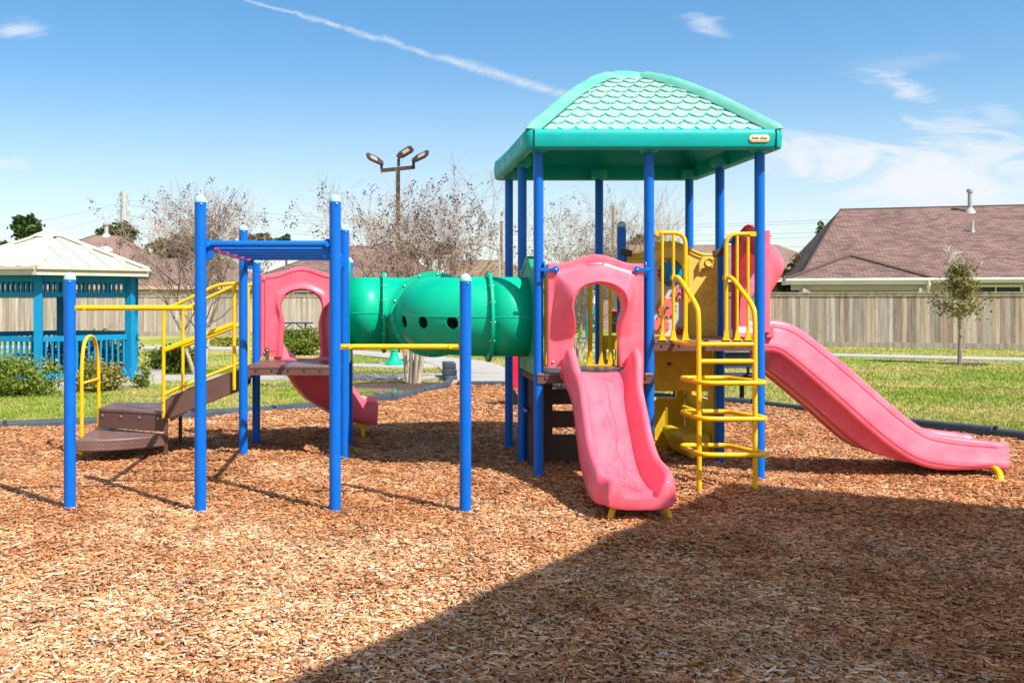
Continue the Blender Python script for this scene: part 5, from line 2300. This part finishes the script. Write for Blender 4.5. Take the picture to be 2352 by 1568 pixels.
# things far behind, seen through the front arch
c = P(1366, 742, 39)
dg_ = thing('dog_waste_station', (c.x, 39, 0), 'teal dog waste station with a green bin below, seen through the front arch', 'waste station')
mb = MB()
mb.tube([(c.x - .12, 39, 0), (c.x - .12, 39, 1.6)], .03, 8)
mb.build('pole', M['black'], dg_)
mb = MB()
mb.box(c.x - .14, c.x + .12, 38.9, 39.1, .98, 1.42)
mb.build('bag_box', M['tealbox'], dg_, bevel=.02)
mb = MB()
mb.box(c.x - .22, c.x + .14, 38.82, 39.12, .28, .82)
bb = mb.build('waste_bin', plastic('dark_green_bin', (.0, .10, .08), .5), dg_, bevel=.03)
mb = MB()
mb.lathe([(.05, 0), (.05, .004), (1e-4, .004)], (c.x - .07, 38.818, .55), 14, (0, -1, 0))
mb.build('emblem', M['white'], bb)
mb = MB()
mb.box(c.x - .13, c.x + .12, 38.97, 38.99, 1.45, 1.95)
mb.build('sign_plate', M['white'], dg_, smooth=False)
sp = thing('shade_post', (8.55, 40, 0), 'dark blue square post far off beside the picnic table', 'post')
mb = MB()
mb.box(8.46, 8.64, 39.9, 40.1, 0, 3.0)
mb.box(8.36, 8.74, 39.8, 40.2, 0, .06)
mb.build('pole', M['gazblue'], sp, smooth=False)
c = P(1418, 765, 47)
tr_ = thing('trash_can', (c.x, 47, 0), 'black wheeled bin with a red lid in front of the garage', 'bin')
mb = MB()
mb.add([(c.x - .25, 46.8, 0), (c.x + .25, 46.8, 0), (c.x + .25, 47.2, 0), (c.x - .25, 47.2, 0), (c.x - .36, 46.7, 1.0), (c.x + .36, 46.7, 1.0), (c.x + .36, 47.3, 1.0), (c.x - .36, 47.3, 1.0)],
       [(0, 1, 5, 4), (1, 2, 6, 5), (2, 3, 7, 6), (3, 0, 4, 7), (4, 5, 6, 7)])
mb.build('body', M['black'], tr_, bevel=.03)
mb = MB()
mb.box(c.x - .40, c.x + .40, 46.66, 47.34, 1.0, 1.07)
mb.build('lid', M['red'], tr_, bevel=.02)
for k, (u, w_) in enumerate(((1318, .9), (1345, 1.5))):
    c = P(u, 757, 58)
    bn = thing('trash_can', (c.x, 58, 0), ['narrow', 'wide'][k] + ' dark bin standing against the distant pale fence', 'bin')
    mb = MB()
    mb.box(c.x - w_ / 2, c.x + w_ / 2, 57.6, 58.4, 0, 1.25)
    mb.build('body', M['black'], bn, bevel=.05)
    mb = MB()
    mb.box(c.x - w_ / 2 - .05, c.x + w_ / 2 + .05, 57.55, 58.45, 1.25, 1.32)
    mb.build('lid', M['black'], bn, bevel=.03)

# ---- poles and wires
TWR = P(284, 440, 190)
tw = thing('power_pylon', (TWR.x, 190, 0), 'tall pale steel power pole with six crossarms at the far left', 'power pole')
mb = MB()
mb.tube([(TWR.x, 190, 0), (TWR.x, 190, TWR.z)], [1.05, .55], 10)
mb.build('mast', M['galv'], tw)
arms = []
for k, v in enumerate((445, 458, 482, 508)):
    for sg in (-1, 1):
        a = P(284, v + 10, 190)
        b = P(284 + sg * (13 if k else 10), v - (2 if sg < 0 else -3), 190)
        mb = MB()
        mb.beam(a, b, .28, .34)
        mb.tube([b, b - Vector((0, 0, 1.0))], .12, 6)
        mb.build('crossarm', M['galv'], tw)
        arms.append(b - Vector((0, 0, 1.0)))


def wire(a, b, sag, r_, label, n=40):
    a, b = Vector(a), Vector(b)
    mb = MB()
    mb.tube([a.lerp(b, i / n) - Vector((0, 0, sag * 4 * (i / n) * (1 - i / n))) for i in range(n + 1)], r_, 5)
    o = mb.build('power_line', M['wire'], smooth=False)
    return tag(o, label, 'wire', 'power lines across the sky')


lev = {2: 'top', 4: 'middle', 6: 'lowest'}
for k, (vl, vr, name_) in enumerate(((520, 400, 'uppermost'), (552, 439, 'middle'), (640, 477, 'lowest'))):
    for j in (0, 1):
        a = arms[2 + 2 * k + (j if k else j)] if 2 + 2 * k + j < len(arms) else arms[-1]
        far = P(3100, vr - 6 + 5 * j, 150)
        wire(arms[min(2 + 2 * k, 7) - 1 + j], far, 6.5, .020, 'thin %s power line crossing the sky, %s wire of its pair' % (name_, ('upper', 'lower')[j]))
    far = P(-500, vl + 20 * k + 0, 170)
    wire(arms[min(2 * k + 2, 7)], far, 3.0, .022, 'thin %s power line sloping left from the steel power pole' % name_)
for u, vt, d, nm, lab in ((1152, 508, 75, 'utility_pole', 'slim wooden pole left of the tower posts'), (1408, 474, 80, 'utility_pole', 'wooden pole between the tower posts under the roof')):
    t_ = P(u, vt, d)
    o = thing(nm, (t_.x, d, 0), lab, 'pole')
    mb = MB()
    mb.tube([(t_.x, d, 0), (t_.x, d, t_.z)], [.15, .11], 8)
    mb.build('mast', M['woodpole'], o)
t_ = P(1147, 585, 72)
o = thing('street_light', (t_.x, 72, 0), 'grey street light with a curved arm left of the tower', 'street light')
mb = MB()
mb.tube([(t_.x, 72, 0), (t_.x, 72, t_.z - .6)] + rpath([(t_.x, 72, t_.z - .3), (t_.x, 72, t_.z + .3), (t_.x - 1.1, 72, t_.z + .75)], .4), .08, 8)
mb.build('pole', M['galv'], o)
mb = MB()
mb.prism([(-.7, -.08), (0, -.1), (.05, .08), (-.6, .1)], lambda a, b, t: (t_.x - 1.05 + a, 72 + t, t_.z + .78 + b), -.15, .15)
mb.build('lamp_head', M['galv'], o)

# ---- open shelter whose roof shades the foreground; it stands beside the photographer, right of the frame
SH = 5.6
off = Vector((S.x, S.y, 0)) * (SH / S.z)
c0 = Vector((3.10, 8.55, 0)) + off
e1 = Vector((-3.40, -4.35, 0)).normalized()
e2 = Vector((1.87, -1.00, 0)).normalized()
sh = thing('shade_shelter', (c0 + e1 * 3 + e2 * 2.5), 'open sided flat roofed shelter whose shade falls on the foreground wood chips', 'shelter')
mb = MB()
a, b, c, d = [c0 + Vector((0, 0, SH)) + q for q in (Vector(), e1 * 7.4, e1 * 7.4 + e2 * 4.2, e2 * 4.2)]
up_ = Vector((0, 0, .08))
mb.add([a, b, c, d, a + up_, b + up_, c + up_, d + up_], [(3, 2, 1, 0), (4, 5, 6, 7), (0, 1, 5, 4), (1, 2, 6, 5), (2, 3, 7, 6), (3, 0, 4, 7)])
mb.build('roof', M['gazroof'], sh, smooth=False)
for p, q in ((1.0, .8), (1.0, 3.8), (6.4, .8), (6.4, 3.8)):
    mb = MB()
    w0 = c0 + e1 * p + e2 * q
    mb.tube([w0, w0 + Vector((0, 0, SH))], .05, 12)
    mb.build('post', M['bronze'], sh)
# ---------------------------------------------------------------- trees and bushes
M['palewood'] = bark_mat('pale_dead_twig', (.34, .29, .24), (.60, .54, .47), 4)


class Leaves:
    def __init__(s):
        s.p, s.c, s.q = [], [], random.Random(3)

    def quad(s, c, size, col, elong=1.6, bias=None):
        q = s.q
        a = Vector((q.gauss(0, 1), q.gauss(0, 1), q.gauss(0, 1)))
        if bias is not None:
            a = a + bias
        a.normalize()
        b = a.orthogonal().normalized()
        ang = q.uniform(0, 2 * PI)
        e = a.cross(b)
        b, e = b * math.cos(ang) + e * math.sin(ang), e * math.cos(ang) - b * math.sin(ang)
        L, W = size * elong * .5, size * .5
        s.p += [c - b * L, c + e * W - b * .1 * L, c + b * L, c - e * W - b * .1 * L]
        s.c += [(col, col, col)] * 4

    def build(s, name, mat, parent):
        n = len(s.p) // 4
        v = np.array([tuple(x) for x in s.p])
        o = np_mesh(name, v, np.arange(n * 4).reshape(-1, 4), np.array(s.c), mat)
        o.parent = parent
        if parent.type == 'EMPTY':
            o.location = -parent.location
        return o


def bare_tree(name, base, height, spread, label, seed, trunks=5, seeds=True, straight=0.0, twig_r=.006, fork=.42, levels=5, group=None, heads=1.0, tr=.07, cat='tree', slim=1.0):
    q = random.Random(seed)
    base = Vector(base)
    root = thing(name, base, label, cat, group)
    trunk, br, sd = MB(), MB(), Leaves()
    sd.q = random.Random(seed + 1)

    def rnd(k):
        return Vector((q.gauss(0, k), q.gauss(0, k), q.gauss(0, k)))

    top = base.z + height

    def grow(p, d, ln, r_, lev):
        n = 5 if lev < 2 else 4 if lev < 4 else 3
        pts, rr = [p], [r_]
        for i in range(n):
            out = Vector((p.x - base.x, p.y - base.y, 0))
            lift = Vector((0, 0, 1))
            d = (d + rnd(.075 + .018 * lev) + lift * (.05 + straight * .1) * (1 if lev < 4 else -.4 * (1 - straight))).normalized()
            p = p + d * (ln / n)
            pts.append(p)
            rr.append(max(r_ * (1 - .42 * (i + 1) / n), twig_r * .5))
        (trunk if lev == 0 else br).tube(pts, rr, 7 if lev == 0 else 5 if lev < 3 else 3, False)
        if lev >= levels:
            if seeds and q.random() < heads * .16 and p.z - base.z > height * .52:
                cl = pts[-1]
                for _ in range(q.randint(9, 18)):
                    a = cl + Vector((q.gauss(0, .055), q.gauss(0, .055), q.gauss(-.01, .065)))
                    sd.quad(a, q.uniform(.028, .050), q.random(), 1.3)
            return
        k = 3 if (lev < 3 or q.random() < .45) else 2
        ph = q.uniform(0, 2 * PI)
        for j in range(k):
            e = d.orthogonal().normalized()
            e2 = d.cross(e)
            a = ph + 2 * PI * j / k + q.uniform(-.5, .5)
            sp = fork * q.uniform(.6, 1.25) * (1.25 if lev == 0 else 1)
            dd = (d + (e * math.cos(a) + e2 * math.sin(a)) * sp).normalized()
            grow(pts[-1], dd, ln * q.uniform(.62, .92), rr[-1] * q.uniform(.70, .88), lev + 1)
        if lev >= 1:
            for _ in range(2 if lev < 4 else 1):
                i = q.randint(1, n - 1)
                e = rnd(1).normalized()
                grow(pts[i], (d + e * .5).normalized(), ln * q.uniform(.4, .7), rr[i] * .45, max(lev + 2, levels - 1))
    for t in range(trunks):
        a = 2 * PI * t / trunks + q.uniform(-.4, .4)
        o_ = Vector((math.cos(a), math.sin(a), 0))
        grow(base + o_ * tr * 1.4 + Vector((0, 0, -.08)), (Vector((0, 0, 1)) + o_ * spread * .45 * q.uniform(.4, 1.2)).normalized(), height * .29 * q.uniform(.85, 1.1), tr * q.uniform(.75, 1.1) * slim, 0)
    # scale the crown to the wanted height
    zmax = max(v[2] for v in br.v)
    f = height / (zmax - base.z)
    for b_ in (trunk, br):
        b_.v = [(base.x + (x - base.x) * f, base.y + (y - base.y) * f, base.z + (z - base.z) * f) for x, y, z in b_.v]
    sd.p = [base + (p - base) * f for p in sd.p]
    tk = trunk.build('trunk', M['bark'], root, ang=80)
    br.build('crown', M['twig'], root, ang=80)
    if seeds and sd.p:
        sd.build('seed_heads', M['seed'], root)
    return root


g = 'bare crape myrtle trees around the play area'
bare_tree('crape_myrtle', (-3.85, 21.0, 0), 4.25, .42, 'bare multi-stemmed tree with dark seed heads right of the gazebo', 23, 5, group=g, fork=.50, heads=.5, levels=6)
bare_tree('crape_myrtle', (.66, 19.0, 0), 4.55, .34, 'tall vase-shaped bare tree behind the green tube, standing in a dark mulch bed', 34, 5, group=g, fork=.46, heads=.5, levels=6, tr=.075)
bare_tree('crape_myrtle', (5.25, 26.0, 0), 4.75, .34, 'bare tree with seed heads behind the tower, its trunk seen through the front arch', 55, 5, group=g, fork=.48, heads=.5, levels=6)
bare_tree('bare_tree', (9.3, 35, 0), 6.0, .16, 'tall leafless tree with upright pale twigs behind the tower', 71, 3, False, .9, group=None, fork=.36, levels=5, tr=.09)
bare_tree('bare_tree', (7.0, 44, 0), 3.2, .12, 'slender pale young tree in the distance, seen through the arch', 78, 3, False, .8, fork=.3, levels=4, tr=.05)
bare_tree('bare_tree', (-.6, 52, 0), 3.6, .4, 'small leafless tree in front of the brown roof behind the left pink panel', 90, 3, False, .2, fork=.5, levels=5, tr=.06, twig_r=.012)


def leafy(name, c, rx, ry, rz, n, size, mat, label, cat, seed, clumps=26, stem=True, hole=.35, group=None, elong=1.6, trunk_h=None, trunk_r=.15, bottom=.0, stems=7):
    """crown of leaf-sized faces gathered in clumps inside an uneven outline"""
    q = random.Random(seed)
    c = Vector(c)
    root = thing(name, (c.x, c.y, 0), label, cat, group)
    lv = Leaves()
    lv.q = random.Random(seed + 5)
    cl = []
    for _ in range(clumps):
        while True:
            p = Vector((q.uniform(-1, 1), q.uniform(-1, 1), q.uniform(-1 + bottom, 1)))
            if .25 < p.length < 1:
                break
        cl.append((p, q.uniform(.18, hole + .12), q.uniform(0, 1)))
    for i in range(n):
        p, r_, tone = cl[i % clumps]
        o_ = Vector((q.gauss(0, 1), q.gauss(0, 1), q.gauss(0, .8))) * r_ * .55
        w_ = p + o_
        pos = c + Vector((w_.x * rx, w_.y * ry, w_.z * rz))
        if pos.z < .03:
            continue
        col = min(1, max(0, .5 * tone + .5 * q.random() + .12 * o_.z))
        lv.quad(pos, size * q.uniform(.6, 1.25), col, elong, Vector((0, 0, .6)))
    lv.build('foliage', mat, root)
    if stem:
        mb = MB()
        if trunk_h is None:
            for k in range(stems):
                p, _, _ = cl[k % clumps]
                e = c + Vector((p.x * rx * .8, p.y * ry * .8, p.z * rz * .8))
                mb.tube([(c.x + q.uniform(-.05, .05), c.y + q.uniform(-.05, .05), -.05), Vector((c.x, c.y, 0)).lerp(e, .5) + Vector((0, 0, .06)), e], [.014, .010, .005], 5)
            mb.build('stems', M['darkbark'], root)
        else:
            mb.tube([(c.x, c.y, -.1), (c.x + .02 * trunk_h, c.y, c.z * .6), (c.x, c.y, c.z + rz * .6)], [trunk_r, trunk_r * .7, trunk_r * .25], 8)
            for k in range(min(clumps, 22)):
                p, _, _ = cl[k]
                e = c + Vector((p.x * rx, p.y * ry, p.z * rz))
                s_ = Vector((c.x, c.y, max(.3, min(e.z - .3 * rz, c.z + rz * .5))))
                mb.tube([s_, s_.lerp(e, .5) + Vector((0, 0, .08 * rz)), e], [trunk_r * .35, trunk_r * .22, trunk_r * .1], 5)
            mb.build('trunk', M['darkbark'], root)
    return root


# bushes by the gazebo and hedges
q = G(30, 908)
leafy('bush', (-6.12, 16.75, .28), .62, .5, .36, 4200, .042, M['bush'], 'bright green bush at the left edge in front of the gazebo', 'bush', 1, 60, bottom=.3)
leafy('bush', (-4.95, 17.35, .25), .40, .38, .34, 2600, .040, M['bushred'], 'rust-tipped bush in front of the gazebo right post', 'bush', 2, 44, bottom=.3)
leafy('bush', (-4.38, 18.1, .16), .26, .22, .22, 500, .040, M['bush'], 'small sparse shrub at the corner of the gazebo slab', 'bush', 3, 16, bottom=.3)
leafy('bush', (-4.55, 21.9, .26), .62, .40, .32, 3000, .045, M['bush'], 'dark green rounded bush right of the gazebo', 'bush', 4, 48, bottom=.3)
leafy('hedge', (-2.35, 28.6, .36), 1.0, .45, .40, 6500, .05, M['bush'], 'clipped green hedge seen through the left pink panel', 'hedge', 5, 120, hole=.2, bottom=.1)
leafy('bush', (-5.3, 33.9, .14), .8, .4, .22, 700, .06, M['bushred'], 'low weedy shrub on the lawn near the left fence', 'bush', 6, 20, bottom=.3)
leafy('bush', (-6.6, 22.6, .45), 1.0, .5, .45, 3000, .05, M['bush'], 'dark bush behind the gazebo railing', 'bush', 7, 48, bottom=.2)
leafy('bush', (7.5, 43.2, .35), 1.6, .5, .4, 2500, .07, M['bush'], 'low dark hedge far off, seen through the front arch', 'hedge', 8, 50, bottom=.2)

# far evergreen trees
pines = [(62, 527, 110, 34, 30, 'ragged pine above the left slope of the gazebo roof', 2600, .32, 'pine'),
         (10, 563, 120, 14, 10, 'dark tree tip at the left edge of the picture', 500, .3, 'pine'),
         (264, 545, 95, 44, 32, 'round dark pine behind the gazebo roof beside the steel pole', 3600, .26, 'pine'),
         (402, 572, 90, 56, 30, 'dull olive tree behind the bare tree right of the gazebo', 2800, .26, 'olive'),
         (470, 566, 92, 34, 24, 'olive tree behind the tall left posts', 1800, .26, 'olive'),
         (592, 552, 105, 34, 16, 'rounded olive treetop under the overhead ladder', 1600, .26, 'olive'),
         (655, 552, 112, 20, 10, 'small green treetop above the overhead ladder', 800, .26, 'pine'),
         (938, 582, 100, 24, 26, 'dark pine left of the white chimney, behind the bare tree', 1500, .26, 'pine'),
         (1012, 590, 100, 34, 32, 'dark layered pine right of the white chimney', 2000, .26, 'pine'),
         (1480, 566, 60, 36, 28, 'grey-green oak behind the short blue tower post', 2400, .17, 'olive'),
         (1330, 690, 62, 60, 40, 'green tree beyond the distant pale fence', 3000, .2, 'olive'),
         (1893, 560, 85, 20, 44, 'tall sparse pine beside the left end of the big brown roof', 1500, .2, 'pine'),
         (1862, 610, 75, 22, 30, 'green pine below the chimney dish', 1500, .2, 'pine'),
         (1822, 640, 50, 34, 48, 'bushy olive tree rising above the fence left of the house porch', 4200, .13, 'olive')]
for u, v, d, ru, rv, lab, n, sz, m in pines:
    c = P(u, v, d)
    leafy('pine_tree' if m == 'pine' else 'evergreen_tree', c, ru / F * d, ru / F * d * .8, rv / F * d, n, sz, M[m], lab, 'tree', int(u), 34 if n > 1000 else 16, hole=.26, trunk_h=c.z, trunk_r=.22, elong=2.0)

# young oak on the right lawn
c = G(2204, 836)
tx, ty = c.x, c.y
oak = thing('young_oak', (tx, ty, 0), 'young oak with bare top twigs on the right lawn in front of the fence', 'tree')
qr = random.Random(12)
tb_, lv, bt = MB(), Leaves(), MB()
Ht = (836 - 555) / F * ty
tb_.tube([(tx, ty, -.05), (tx + .02, ty, .7), (tx - .01, ty, 1.5), (tx + .02, ty, Ht * .72)], [.055, .045, .035, .015], 8)
for i in range(120):
    z = 1.15 + (Ht - 1.35) * (qr.random() ** 1.15)
    f = (z - 1.15) / (Ht - 1.15)
    a = qr.uniform(0, 2 * PI)
    ln = (.74 - .66 * f) * qr.uniform(.40, 1.0) * (1.15 if f < .2 else 1)
    d = Vector((math.cos(a), math.sin(a), .25 + 1.3 * f + qr.uniform(-.2, .2)))
    d.normalize()
    z = min(z, Ht * .74)
    p0 = Vector((tx, ty, z))
    pts = [p0, p0 + d * ln * .5 + Vector((0, 0, .03)), p0 + d * ln + Vector((qr.gauss(0, .05), qr.gauss(0, .05), .06))]
    bt.tube(pts, [.011, .007, .0035], 4)
    for k in range(3):
        e = pts[1].lerp(pts[2], qr.random())
        e2_ = e + Vector((qr.gauss(0, .10), qr.gauss(0, .10), abs(qr.gauss(.06, .08))))
        bt.tube([e, e2_], [.005, .0025], 3)
    if f < .62:
        for _ in range(27):
            t = qr.uniform(.2, 1.1)
            e = pts[0].lerp(pts[2], t) + Vector((qr.gauss(0, .075), qr.gauss(0, .075), qr.gauss(0, .065)))
            lv.quad(e, qr.uniform(.035, .065), qr.random(), 1.7)
for i in range(16):
    a = qr.uniform(0, 2 * PI)
    p0 = Vector((tx, ty, Ht * qr.uniform(.55, .74)))
    e = Vector((tx + math.cos(a) * qr.uniform(.05, .42), ty + math.sin(a) * .3, Ht * qr.uniform(.82, 1.0)))
    m_ = p0.lerp(e, .5) + Vector((qr.gauss(0, .04), 0, .05))
    bt.tube([p0, m_, e], [.017, .012, .007], 4)
    for k in range(3):
        s_ = m_.lerp(e, qr.random())
        bt.tube([s_, s_ + Vector((qr.gauss(0, .09), qr.gauss(0, .09), qr.uniform(.05, .22)))], [.009, .005], 3)
tk = tb_.build('trunk', M['oakbark'], oak)
bt.build('branches', M['palewood'], oak)
lv.build('crown', M['oak'], oak)
